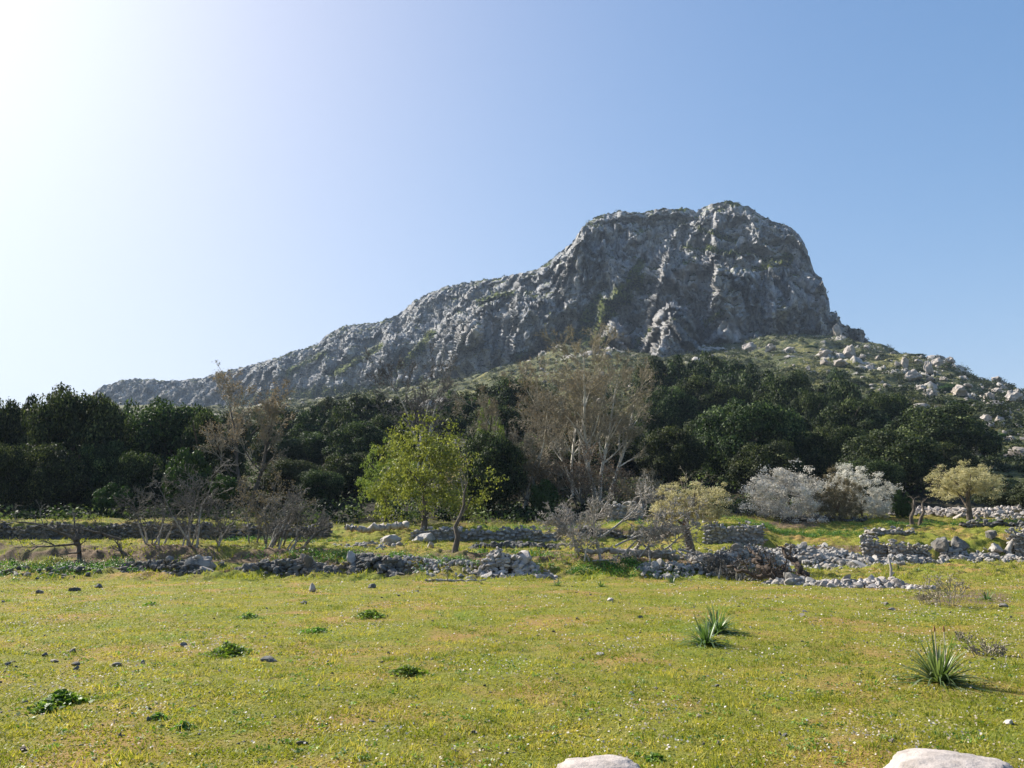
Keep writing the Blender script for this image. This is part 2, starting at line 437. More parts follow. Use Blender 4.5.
SC.view_settings.exposure = 1.45; SC.view_settings.gamma = 1
SC.cycles.max_bounces = 6; SC.cycles.diffuse_bounces = 3; SC.cycles.transmission_bounces = 4
SC.cycles.volume_bounces = 0; SC.cycles.use_denoising = True
SC.cycles.caustics_reflective = False; SC.cycles.caustics_refractive = False

# ------------------------------------------------------------------ ground
def build_ground():
    ds = np.concatenate([np.linspace(1.5, 5, 12)[:-1], 1.66 / np.linspace(1.66 / 5, 1.66 / 25, 210), np.linspace(25.05, 47, 230),
                         np.geomspace(47.3, 150, 170)[0:], np.geomspace(151, 470, 230), np.geomspace(480, 2500, 40)])
    us = np.concatenate([np.linspace(-1.6, -.72, 30), np.linspace(-.7, .7, 1000), np.linspace(.72, 1.6, 30)])
    U, D = np.meshgrid(us, ds)
    x = (U * D).ravel(); y = D.ravel()
    z = height(x, y)
    p = np.stack([x, y, z], 1)
    px = 512 + F_PX * x / (y * math.cos(PITCH) + (z - EYE) * math.sin(PITCH))
    py = 384 - F_PX * ((z - EYE) * math.cos(PITCH) - y * math.sin(PITCH)) / (y * math.cos(PITCH) + (z - EYE) * math.sin(PITCH))
    slope = np.gradient(z.reshape(D.shape), axis=0) / np.gradient(D, axis=0)
    slope = slope.ravel()
    nn = fbm(p * .7, 3, 11)
    leftbank = sstep(26.6, 28.2, y) * (1 - sstep(30.8, 31.4, y)) * (1 - sstep(300, 560, px) * .5) * (1 - sstep(620, 700, px))
    dirt_shade = leftbank * sstep(-.22, .16, nn + .24 * (sstep(28, 29.5, y) - .4) + .35 * np.exp(-((px - 120) / 60) ** 2) * 0)
    def blob(cx, cy, rx, ry): return np.exp(-(((px - cx) / rx) ** 2 + ((py - cy) / ry) ** 2))
    for b in ((795, 524, 34, 5), (555, 556, 30, 5), (250, 558, 30, 8), (80, 553, 60, 7), (130, 563, 18, 7), (640, 560, 40, 9), (965, 598, 60, 8), (400, 570, 30, 8), (600, 556, 40, 5), (700, 560, 40, 7), (840, 549, 50, 4), (600, 532, 60, 5), (480, 556, 24, 5)):  # bare soil patches, some added as painted brown shade on the terraces
        dirt_shade = np.maximum(dirt_shade, sstep(.35, .65, blob(*b) + .35 * nn))
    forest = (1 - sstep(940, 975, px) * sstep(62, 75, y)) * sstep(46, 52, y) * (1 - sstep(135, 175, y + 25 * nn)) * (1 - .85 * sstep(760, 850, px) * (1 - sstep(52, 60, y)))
    far = np.maximum(sstep(110, 170, y + 30 * nn), sstep(940, 975, px) * sstep(62, 75, y))
    # bedrock standing out of the far slopes
    f1, f2, cid = worley(p * np.array([.13, .13, .2]) + .6 * np.stack([vnoise(p * .2, 21), vnoise(p * .2, 22), nn], 1), 23)
    ridge = sstep(.05, .45, f2 - f1)
    sel = sstep(.2, .45, fbm(p * .028, 3, 24) + .20 * sstep(820, 980, px) + .2 * (cid - .5))
    rock = sstep(130, 165, y) * far * sel * ridge * (cid > .25)
    z2 = z + rock * (.7 + 1.4 * cid) * .8 + rock * .9 * billow(p * .5, 3, 25)
    px_edge = (np.abs(U.ravel()) <= .71)
    z2 = np.where(px_edge, z2, z)
    rocky = sstep(.12, .4, rock)
    V = np.stack([x, y, z2], 1)
    Fc = grid_faces(len(ds), len(us))
    n = len(V)
    # a coarse skirt behind and beside, just under the sheet
    B = np.array([[-4000, -4000, -.06], [4000, -4000, -.06], [4000, 1.6, -.06], [-4000, 1.6, -.06]], float)
    V = np.concatenate([V, B, [[-4000, 1.6, -.06], [4000, 1.6, -.06], [4000, 4200, -.4], [-4000, 4200, -.4]]]); Fc = np.concatenate([Fc, [[n, n + 1, n + 2, n + 3], [n + 4, n + 5, n + 6, n + 7]]])
    z8 = np.zeros(8)
    g = mk('ground', V, [Fc], M['ground'], attrs={'dirt_shade': np.append(dirt_shade, z8), 'forest': np.append(forest, z8), 'far': np.append(far, z8), 'rocky': np.append(rocky, z8)})
    tag(g, kind='structure')
    return g

m, nt = new_mat('meadow_and_slopes'); M['ground'] = m
v = objvec(nt)
n0 = nz(nt, .35, 4, .6, v); n1 = nz(nt, 1.9, 5, .65, v); n2 = nz(nt, 14, 5, .7, v); n3 = nz(nt, 60, 3, .7, v)
g1 = ramp(nt, n1, [(.3, (.145, .175, .02)), (.5, (.225, .24, .032)), (.66, (.30, .22, .06))])
g2 = ramp(nt, n0, [(.35, (.165, .185, .026)), (.62, (.275, .20, .055))])
gr = mix(nt, .45, g1, g2)
gr = mix(nt, ramp(nt, n2, [(.35, .75), (.6, 0.0)]), gr, (.08, .10, .016))
gr = mix(nt, ramp(nt, n3, [(.55, 0.0), (.8, .45)]), gr, (.36, .30, .15))
npt = nz(nt, .55, 5, .6, v, .6); gr = mix(nt, ramp(nt, npt, [(.50, 0.0), (.64, .75)]), gr, (.32, .19, .075)); gr = mix(nt, ramp(nt, npt, [(.30, .6), (.44, 0.0)]), gr, (.13, .19, .022))
di = ramp(nt, n2, [(.3, (.10, .065, .04)), (.7, (.22, .16, .10))])
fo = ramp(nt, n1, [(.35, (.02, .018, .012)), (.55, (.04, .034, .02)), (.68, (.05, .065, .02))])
f0 = nz(nt, .06, 5, .65, v); f1_ = nz(nt, .5, 6, .7, v); f2_ = nz(nt, 2.2, 4, .7, v)
fa = ramp(nt, f1_, [(.40, (.02, .03, .010)), (.5, (.075, .078, .024)), (.60, (.20, .18, .06))])
fa = mix(nt, ramp(nt, f0, [(.42, .7), (.6, 0.0)]), fa, (.035, .05, .018))
fa = mix(nt, ramp(nt, f2_, [(.58, 0.0), (.66, .8)]), fa, (.42, .39, .35))
ro = ramp(nt, f1_, [(.35, (.2, .19, .175)), (.55, (.38, .35, .32)), (.7, (.52, .48, .43))])
c = mix(nt, attr(nt, 'dirt_shade'), gr, di); c = mix(nt, attr(nt, 'far'), c, fa); c = mix(nt, attr(nt, 'forest'), c, fo); c = mix(nt, attr(nt, 'rocky'), c, ro)
finish(nt, c, .95, math_(nt, 'ADD', n2, n3), .9, .03, .1)

# ------------------------------------------------------------------ mountain
SKY = [(50, 420), (92, 395), (97, 390), (103, 386), (123, 380), (133, 378.5), (166, 380.5), (184, 380), (204, 377), (222, 372), (247, 366), (268, 360), (278, 358), (290, 352), (306, 348), (319, 343), (324, 336), (344, 326), (360, 324), (379, 322), (399, 314), (414, 301), (428, 293), (448, 286), (475, 281), (503, 277), (520, 273), (540, 268), (551, 260), (560, 252), (570, 244), (582, 227), (597, 216), (619, 211), (641, 213), (663, 208), (680, 208), (691, 210), (697, 212), (710, 204), (729, 201), (747, 205), (763, 216), (772, 221), (788, 225), (796, 232), (804, 242), (810, 258), (814, 272), (822, 278), (828, 296), (829.5, 312), (838, 313), (843, 325), (854, 331), (861, 331), (866, 339), (880, 352), (910, 380)]
BASE = [(50, 440), (200, 430), (350, 420), (450, 405), (520, 388), (570, 374), (620, 378), (700, 376), (760, 362), (830, 362), (870, 366), (910, 392)]
DB = [(50, 960), (200, 800), (300, 660), (400, 560), (450, 510), (520, 465), (570, 440), (620, 425), (700, 420), (760, 412), (830, 410), (870, 420), (910, 440)]
DS = [(50, 1040), (200, 900), (300, 770), (400, 670), (500, 590), (560, 560), (600, 540), (690, 530), (730, 520), (790, 490), (815, 470), (835, 445), (870, 440), (910, 450)]
def build_mountain():
    Xs = np.arange(56, 908, .8); nT = 330
    sk = np.interp(Xs, *zip(*SKY)); bs = np.interp(Xs, *zip(*BASE)); db = np.interp(Xs, *zip(*DB)); ds = np.interp(Xs, *zip(*DS))
    sk = sk + .9 * vnoise(np.stack([Xs * .13, Xs * 0, Xs * 0], 1), 61) + .7 * vnoise(np.stack([Xs * .4, Xs * 0, Xs * 0], 1), 62)
    t = np.linspace(0, 1, nT)[:, None]
    Xg = np.broadcast_to(Xs[None], (nT, len(Xs))).copy(); Yg = bs[None] + (sk - bs)[None] * t
    g = .8 * t + .2 * t ** 4
    D = db[None] + (ds - db)[None] * g
    D = D + (ds - db)[None] * .10 * sstep(.9, 1.0, t)
    def segd(pts):
        best = np.full(Xg.shape, 1e9)
        for (x0, y0), (x1, y1) in zip(pts[:-1], pts[1:]):
            dx, dy = x1 - x0, y1 - y0
            k = np.clip(((Xg - x0) * dx + (Yg - y0) * dy) / (dx * dx + dy * dy), 0, 1)
            best = np.minimum(best, np.hypot(Xg - x0 - k * dx, Yg - y0 - k * dy))
        return best
    off = np.zeros_like(D)
    def rib(pts, sig, amp):
        nonlocal off
        off = off + amp * np.exp(-(segd(pts) / sig) ** 1.4)
    def butt(ax, ay, bx0, bx1, by, amp, sharp=.8, lean=.5):
        """buttress: a wedge with its apex at ax, ay widening to bx0..bx1 at by"""
        nonlocal off
        k = np.clip((Yg - ay) / (by - ay), 0, 1.2)
        x0 = ax + (bx0 - ax) * k ** .7; x1 = ax + (bx1 - ax) * k ** .7; xc = x0 + (x1 - x0) * lean
        s = np.where(Xg < xc, (Xg - x0) / np.maximum(xc - x0, .5), (x1 - Xg) / np.maximum(x1 - xc, .5))
        off = np.maximum(off, off * .3 + amp * np.clip(s, 0, 1) ** sharp * np.clip(k * 3.5, 0, 1) * (.6 + .4 * k))
    def ledge(line, amp, wdt=3.0):
        nonlocal off
        xs, ys = zip(*line)
        yl = np.interp(Xg, xs, ys) + 1.2 * vnoise(np.stack([Xg.ravel() * .15, Xg.ravel() * 0, Xg.ravel() * 0], 1), 71).reshape(Xg.shape)
        msk = sstep(xs[0] - 8, xs[0] + 8, Xg) * (1 - sstep(xs[-1] - 8, xs[-1] + 8, Xg))
        off = off - amp * sstep(0, wdt, yl - Yg) * msk
    # upper left wall lies back, the main right wall stands forward of it
    ledge([(590, 330), (612, 312), (640, 290), (655, 270), (668, 250), (690, 247), (712, 250), (735, 252), (760, 262), (790, 262), (815, 280)], 26, 5)
    ledge([(700, 258), (738, 256), (760, 258)], 8, 3)
    ledge([(655, 232), (668, 246), (700, 240), (716, 244)], 7, 3)
    # gullies
    rib([(694, 212), (706, 232), (722, 246)], 6, -14)
    rib([(600, 305), (615, 290), (640, 262), (650, 246), (640, 232)], 7, -18)
    rib([(560, 345), (585, 325), (604, 300), (618, 270)], 10, -22)
    rib([(752, 345), (750, 315), (742, 280)], 4, -12)
    rib([(765, 262), (758, 238), (752, 215)], 4, -8)
    rib([(790, 335), (788, 300), (780, 270)], 3.5, -8)
    rib([(690, 300), (700, 330), (706, 352)], 3.5, -10)
    # ribs of the walls
    rib([(612, 214), (604, 240), (598, 262)], 6, 14); rib([(583, 230), (572, 262), (560, 300)], 6, 12)
    rib([(640, 216), (634, 236), (628, 262), (622, 285)], 6, 12); rib([(668, 212), (672, 232)], 6, 9)
    rib([(729, 204), (733, 230), (738, 246)], 8, 10); rib([(772, 224), (776, 250)], 6, 8); rib([(797, 235), (800, 262), (806, 300)], 5, 8)
    rib([(668, 250), (660, 285), (652, 320)], 6, 15); rib([(716, 256), (718, 290), (716, 325)], 7, 9); rib([(768, 268), (770, 300), (772, 330)], 6, 8)
    rib([(822, 282), (822, 305), (818, 335)], 5, 6)
    for (gx, gy, sx, sy, am) in ((735, 292, 42, 36, 22), (600, 258, 26, 42, 20), (660, 226, 20, 18, -16), (642, 268, 15, 30, -22), (573, 322, 28, 22, -26), (470, 332, 36, 26, 24), (525, 315, 26, 26, 16), (498, 340, 12, 30, -12), (806, 290, 14, 40, -10), (728, 222, 22, 18, 14), (782, 244, 16, 18, 12), (758, 238, 8, 26, -14), (400, 340, 26, 18, 18), (430, 318, 14, 18, -14), (345, 352, 22, 14, 16), (372, 340, 12, 14, -14), (280, 372, 22, 10, 14), (705, 292, 8, 34, -12), (762, 305, 8, 30, -14), (790, 310, 14, 30, 10)):
        off = off + am * np.exp(-((Xg - gx) / sx) ** 2 - ((Yg - gy) / sy) ** 2)
    # buttresses at the foot
    butt(616, 312, 588, 636, 356, 34, .45, .3)
    butt(671, 292, 634, 722, 360, 60, .45, .4)
    butt(729, 300, 698, 752, 356, 24, .5, .55)
    butt(762, 330, 742, 770, 352, 14, .6, .5)
    # left ridge: pale lower cliff, green ramps
    rib([(486, 315), (470, 340), (455, 362)], 12, 16); rib([(520, 300), (540, 320), (520, 350)], 16, 14); rib([(400, 345), (380, 370)], 12, 14)
    rib([(355, 345), (330, 372)], 12, 16); rib([(280, 368), (265, 385)], 14, 14)
    ledge([(395, 372), (432, 332), (455, 318), (492, 298), (515, 292)], 26, 5)
    ledge([(330, 378), (360, 358), (382, 345), (405, 335)], 26, 5)
    ledge([(288, 372), (310, 360), (328, 350)], 22, 5)
    rib([(520, 366), (548, 350), (578, 330)], 9, -16)
    D = D - off * 1.6
    P = at_np(Xg.ravel(), Yg.ravel(), D.ravel())
    # rock relief
    sc = np.array([1, 1, .62])
    q = P * sc
    warp = np.stack([fbm(q * .02, 3, 31), fbm(q * .02, 3, 32), fbm(q * .02, 3, 33)], 1)
    q = q + 14 * warp
    big = (1 - np.minimum(1, 2.2 * billow(q * np.array([.022, .022, .014]), 2, 34))) ** 1.5 + .3; fine = billow(q * np.array([.18, .18, .12]), 3, 36, .6)
    f1, f2, cid = worley(q * np.array([.07, .07, .045]), 37); crack = sstep(0, .16, f2 - f1)
    g1, g2, cid2 = worley(q * np.array([.19, .19, .13]), 38); crack2 = sstep(0, .2, g2 - g1)
    med = billow(q * .05, 4, 35, .55); rdg = (1 - np.minimum(1, 1.9 * billow(q * np.array([.05, .05, .028]) + 9, 3, 135, .5))) ** 2
    lf = .55 + .45 * sstep(380, 560, Xg.ravel())
    bigd = lf * (30 * (big - .6) + 14 * (med - .28) + 18 * (rdg - .3))
    fin2 = billow(q * .5 + 3, 2, 137, .6)
    disp = 8.5 * (fine - .28) + 4.5 * (fin2 - .28) + 7 * (med - .28) + 4 * (crack - .8) + 1.6 * (cid - .5) + 2.6 * (crack2 - .8) + 2.2 * (cid2 - .5)
    tt = np.broadcast_to(t, Xg.shape).ravel()
    fade = (1 - .75 * sstep(.93, 1.0, tt)) * sstep(0, .05, tt)
    ray = P - np.array([0, 0, EYE]); ray /= np.linalg.norm(ray, axis=1)[:, None]
    # relief pushes out square to the broad face of the wall
    Ds = D.copy()
    k = np.ones(9) / 9
    for _ in range(3):
        Ds = np.apply_along_axis(lambda a: np.convolve(np.pad(a, 4, 'edge'), k, 'valid'), 1, Ds)
        Ds = np.apply_along_axis(lambda a: np.convolve(np.pad(a, 4, 'edge'), k, 'valid'), 0, Ds)
    Q = at_np(Xg.ravel(), Yg.ravel(), Ds.ravel()).reshape(nT, len(Xs), 3)
    nr = np.cross(np.gradient(Q, axis=1), np.gradient(Q, axis=0)).reshape(-1, 3); nr /= np.linalg.norm(nr, axis=1)[:, None]
    P = P - ray * (bigd * (.3 + .7 * fade))[:, None] + (nr * .55 - ray * .45) * (disp * fade)[:, None]
    P[:, 2] += 1.6 * fbm(q * .12, 3, 39) * sstep(.8, 1, tt)
    P = P.reshape(nT, len(Xs), 3)
    # the far side, falling away behind the crest
    rows = [P]
    crest = P[-1]
    for dd, drop in ((4, .3), (10, 1.5), (22, 6), (45, 18), (90, 45), (170, 95), (300, 170)):
        c = crest.copy(); c[:, 1] += dd; c[:, 0] *= 1 + dd / np.maximum(c[:, 1], 1) * .3; c[:, 2] -= drop + 1.5 * vnoise(c * .06, 40) ; rows.append(c[None])
    P = np.concatenate(rows); nr_, nc = P.shape[:2]
    nrm = np.cross(np.gradient(P, axis=1), np.gradient(P, axis=0)).reshape(-1, 3); nrm /= np.linalg.norm(nrm, axis=1)[:, None] + 1e-9
    V = P.reshape(-1, 3)
    up = nrm[:, 2]
    # soften the normal's slope for the greenery
    ups = up.reshape(nr_, nc)
    k5 = np.ones(5) / 5
    ups = np.apply_along_axis(lambda a: np.convolve(np.pad(a, 2, 'edge'), k5, 'valid'), 1, ups)
    ups = np.apply_along_axis(lambda a: np.convolve(np.pad(a, 2, 'edge'), k5, 'valid'), 0, ups).ravel()
    Xv = np.concatenate([Xg.ravel(), np.tile(Xs, 7)]); Yv = np.concatenate([Yg.ravel(), np.tile(sk, 7)])
    nv = fbm(V * .03, 4, 42)
    green = sstep(.60, .80, ups + .35 * nv)
    def strip(pts, wd):
        nonlocal green
        best = np.full(len(Xv), 1e9)
        for (x0, y0), (x1, y1) in zip(pts[:-1], pts[1:]):
            dx, dy = x1 - x0, y1 - y0; kk = np.clip(((Xv - x0) * dx + (Yv - y0) * dy) / (dx * dx + dy * dy), 0, 1)
            best = np.minimum(best, np.hypot(Xv - x0 - kk * dx, Yv - y0 - kk * dy))
        green = np.maximum(green, sstep(1.0, .45, best / wd + .7 * vnoise(V * .10, 43) + .05))
    strip([(684, 246), (712, 249), (738, 254)], 4); strip([(764, 260), (790, 256)], 5); strip([(600, 308), (622, 296), (640, 280)], 9)
    strip([(395, 372), (432, 334)], 6); strip([(480, 300), (512, 293)], 4); strip([(330, 374), (380, 346)], 4); strip([(288, 372), (326, 352)], 4)
    strip([(520, 366), (555, 350), (590, 330), (604, 312), (625, 292)], 13); strip([(575, 345), (585, 322), (600, 300)], 9); strip([(640, 262), (628, 285)], 5); strip([(700, 228), (735, 240)], 3); strip([(752, 268), (790, 262)], 3); strip([(588, 356), (606, 340)], 6); strip([(724, 312), (705, 322)], 4); strip([(630, 356), (650, 330)], 3)
    strip([(235, 402), (300, 394), (360, 392), (440, 384)], 9)
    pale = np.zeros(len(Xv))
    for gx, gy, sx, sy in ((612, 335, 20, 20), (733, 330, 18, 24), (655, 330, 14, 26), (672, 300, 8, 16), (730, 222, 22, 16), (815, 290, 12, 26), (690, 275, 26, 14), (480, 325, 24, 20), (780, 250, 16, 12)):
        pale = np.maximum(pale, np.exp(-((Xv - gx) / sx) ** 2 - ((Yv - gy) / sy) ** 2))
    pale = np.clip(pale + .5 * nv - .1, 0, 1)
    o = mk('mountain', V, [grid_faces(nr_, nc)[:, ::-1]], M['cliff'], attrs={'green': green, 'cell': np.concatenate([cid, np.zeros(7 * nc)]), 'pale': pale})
    tag(o, kind='structure')
    return V, green, up, Xv, Yv, nT * nc

m, nt = new_mat('limestone_cliff'); M['cliff'] = m
v = objvec(nt, (1, 1, .5)); vv = objvec(nt)
a1 = nz(nt, .035, 6, .6, v); a2 = nz(nt, .16, 6, .65, v); a3 = nz(nt, .7, 4, .65, vv); st = nz(nt, .12, 4, .6, objvec(nt, (1, 1, .14)))
c = ramp(nt, a2, [(.36, (.11, .115, .122)), (.48, (.29, .295, .305)), (.62, (.53, .53, .53))])
c = mix(nt, ramp(nt, a1, [(.48, 0.0), (.66, .35)]), c, (.45, .41, .37))
c = mix(nt, ramp(nt, st, [(.52, 0.0), (.7, .6)]), c, (.11, .11, .11))
c = mix(nt, ramp(nt, a3, [(.54, 0.0), (.64, .75)]), c, (.045, .055, .035))
gc = ramp(nt, a3, [(.40, (.03, .05, .012)), (.5, (.10, .13, .022)), (.64, (.21, .22, .05))])
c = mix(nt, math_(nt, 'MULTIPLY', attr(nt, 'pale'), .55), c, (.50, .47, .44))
c = mix(nt, attr(nt, 'green'), c, gc)
finish(nt, c, .95, math_(nt, 'ADD', a2, math_(nt, 'MULTIPLY', a3, .6)), 1.0, 3.0, .1)

# ------------------------------------------------------------------ air
m, nt = new_mat('haze_air'); M['haze'] = m
pv = N(nt, 'ShaderNodeVolumePrincipled'); pv.inputs['Color'].default_value = (.62, .78, 1, 1); pv.inputs['Density'].default_value = .00014
pv.inputs['Anisotropy'].default_value = .0
L(nt, pv.outputs[0], N(nt, 'ShaderNodeOutputMaterial').inputs['Volume'])
def build_haze():
    V = np.array([[x, y, z] for x in (-4300, 4300) for y in (-4300, 4500) for z in (-3, 420)], float)
    Fc = np.array([[0, 1, 3, 2], [4, 6, 7, 5], [0, 4, 5, 1], [2, 3, 7, 6], [0, 2, 6, 4], [1, 5, 7, 3]])
    o = mk('haze', V, [Fc], M['haze'], smooth=False); tag(o, kind='stuff', label='thin pale blue haze in the air before the mountain')

build_ground()
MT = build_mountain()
if HAZE: build_haze()
# ------------------------------------------------------------------ crowns
def crown_mesh(seed, blobs, per, leaf, lobes=3.0, inner=.25, blob_r=(.15, .27), gap=.0):
    """a crown about 8 m wide and 6 m high standing on z = 0"""
    rng = np.random.default_rng(seed)
    d = rng.normal(0, 1, (blobs * 3, 3)); d /= np.linalg.norm(d, axis=1)[:, None]
    d = d[d[:, 2] > -.8][:blobs]
    lob = 1 + .22 * vnoise(d * 1.6 + seed * 3.3, seed) * lobes / 2
    rad = (rng.uniform(.66, .9, len(d)) if blob_r[1] < .2 else rng.uniform(.72, .86, len(d))) * lob
    rad[rng.random(len(d)) < inner] *= .6
    C = d * rad[:, None] * np.array([4, 4, 3.1]); C[:, 2] = C[:, 2] * np.where(C[:, 2] < 0, .75, 1.0) + 2.35
    C[:, 2] = np.where(C[:, 2] < .2, rng.uniform(0, .6, len(C)), C[:, 2])
    if blob_r[1] >= .2: C[:, :2] *= (.62 + .38 * sstep(0, 2.2, C[:, 2]))[:, None]
    br = rng.uniform(*blob_r, len(d)) * 4
    Ps, Ns, T = [], [], []
    for c, r, dd in zip(C, br, d):
        n = rng.normal(0, 1, (per, 3)); n /= np.linalg.norm(n, axis=1)[:, None]
        n[:, 2] = np.abs(n[:, 2]) * np.where(rng.random(per) < .8, 1, -1)
        rr = r * (rng.uniform(.72, 1.12, per) if blob_r[1] >= .2 else rng.uniform(.1, 1.45, per)) * (1 + .25 * vnoise(n * 2.5 + c, 5))
        P = c + n * rr[:, None] * np.array([1, 1, .8])
        Ps.append(P); Ns.append(n); T.append(np.clip(rng.normal(.45, .2, per) + rng.normal(0, .12), 0, 1))
    P = np.concatenate(Ps); Nn = np.concatenate(Ns); T = np.concatenate(T)
    if gap:
        keep = vnoise(P * .9, seed + 3) > -1 + gap * 1.4; P, Nn, T = P[keep], Nn[keep], T[keep]
    V, Fc = leaf_quads(P, Nn, leaf, rng, .62, .55)
    return V, Fc, np.repeat(T, 4)
PROTO = {}
def crown_proto(kind, seed):
    k = (kind, seed)
    if k not in PROTO:
        if kind == 'oak': a = crown_mesh(seed, 105, 380, .19, 2.6, .2, (.17, .29))
        elif kind == 'small': a = crown_mesh(seed, 46, 240, .34, 2, .2, (.2, .34))
        elif kind == 'lime': a = crown_mesh(seed, 230, 80, .135, 6, .45, (.06, .15), .45)
        elif kind == 'almond': a = crown_mesh(seed, 260, 150, .11, 5, .4, (.05, .13), .4)
        V, Fc, T = a
        me = mk('crown', V, [Fc], None, None, True, {'tone': T}); COL.objects.unlink(me)
        PROTO[k] = me
    return PROTO[k]
MATV = {}
def crown_obj(kind, seed, mat):
    o = crown_proto(kind, seed)
    if (kind, seed, mat) not in MATV:
        me = o.data.copy(); me.materials.clear(); me.materials.append(M[mat]); MATV[(kind, seed, mat)] = me
    c = bpy.data.objects.new('crown', MATV[(kind, seed, mat)]); COL.objects.link(c); return c

def trunk_mesh(h, r, seed, name='trunk', mat='bark', parent=None, limbs=4, lean=(0, 0), spread=1.2):
    rng = np.random.default_rng(seed); a = Acc()
    n = 7; t = np.linspace(0, 1, n)
    pts = np.stack([lean[0] * t ** 1.4 + rng.normal(0, .05 * h / 5, n) * t, lean[1] * t + rng.normal(0, .05 * h / 5, n) * t, -.25 + t * (h + .25)], 1)
    rad = r * (1 - .6 * t) * (1 + .5 * np.exp(-t * 9))
    a.add(*tube(pts, rad, 9))
    for i in range(limbs):
        k = rng.uniform(.35, .9); b = pts[int(k * (n - 1))]; an = i * 6.28 / limbs + rng.uniform(-.4, .4)
        L_ = h * rng.uniform(.45, .7); q = np.linspace(0, 1, 5)[:, None]
        d = np.array([math.cos(an) * spread * .6, math.sin(an) * spread * .6, 1.0])
        pp = b + q * d * L_ + (q ** 2) * np.array([math.cos(an), math.sin(an), -.2]) * L_ * .2 + rng.normal(0, .05, (5, 3)) * q
        a.add(*tube(pp, r * .45 * (1 - .8 * q[:, 0]), 6))
    return a.build(name, M[mat], parent)

TRUNKS = {}
def leafy_tree(name, X, top, wpx, d, kind, seed, mat, label, cat, group, rng, low=.12, deep=None, trunk='bark', tr=None, limbs=4, floor=None):
    g = ground_at(X, d); z1 = at(X, top, d)[2]; h = max(z1 - g[2], 1.2)
    w_ = wpx / F_PX * d * 1.02
    t = empty(name, tuple(g))
    tag(t, label, cat, group)
    if kind in ('lime', 'almond'): w_ *= 1.17
    k = (round(h * .5), trunk, limbs, low > -.1)
    if k not in TRUNKS:
        TRUNKS[k] = trunk_mesh(h * (.55 if low > -.1 else .3), (tr or .045 * h ** .9), seed, parent=t, mat=trunk, limbs=limbs); TRUNKS[k]['h'] = h
        tk = TRUNKS[k]
    else:
        tk = TRUNKS[k].copy(); COL.objects.link(tk); tk.parent = t
    tk.name = 'trunk'
    c = crown_obj(kind, seed, mat); c.parent = t
    lowz = h * low
    c.location = (0, 0, lowz); hh = (h - lowz) / 5.75
    dp = deep or rng.uniform(.85, 1.1)
    c.scale = (w_ / 7.6, w_ / 7.6 * dp, hh); c.rotation_euler = (0, 0, 0)
    t.rotation_euler = (0, 0, 0)
    return t

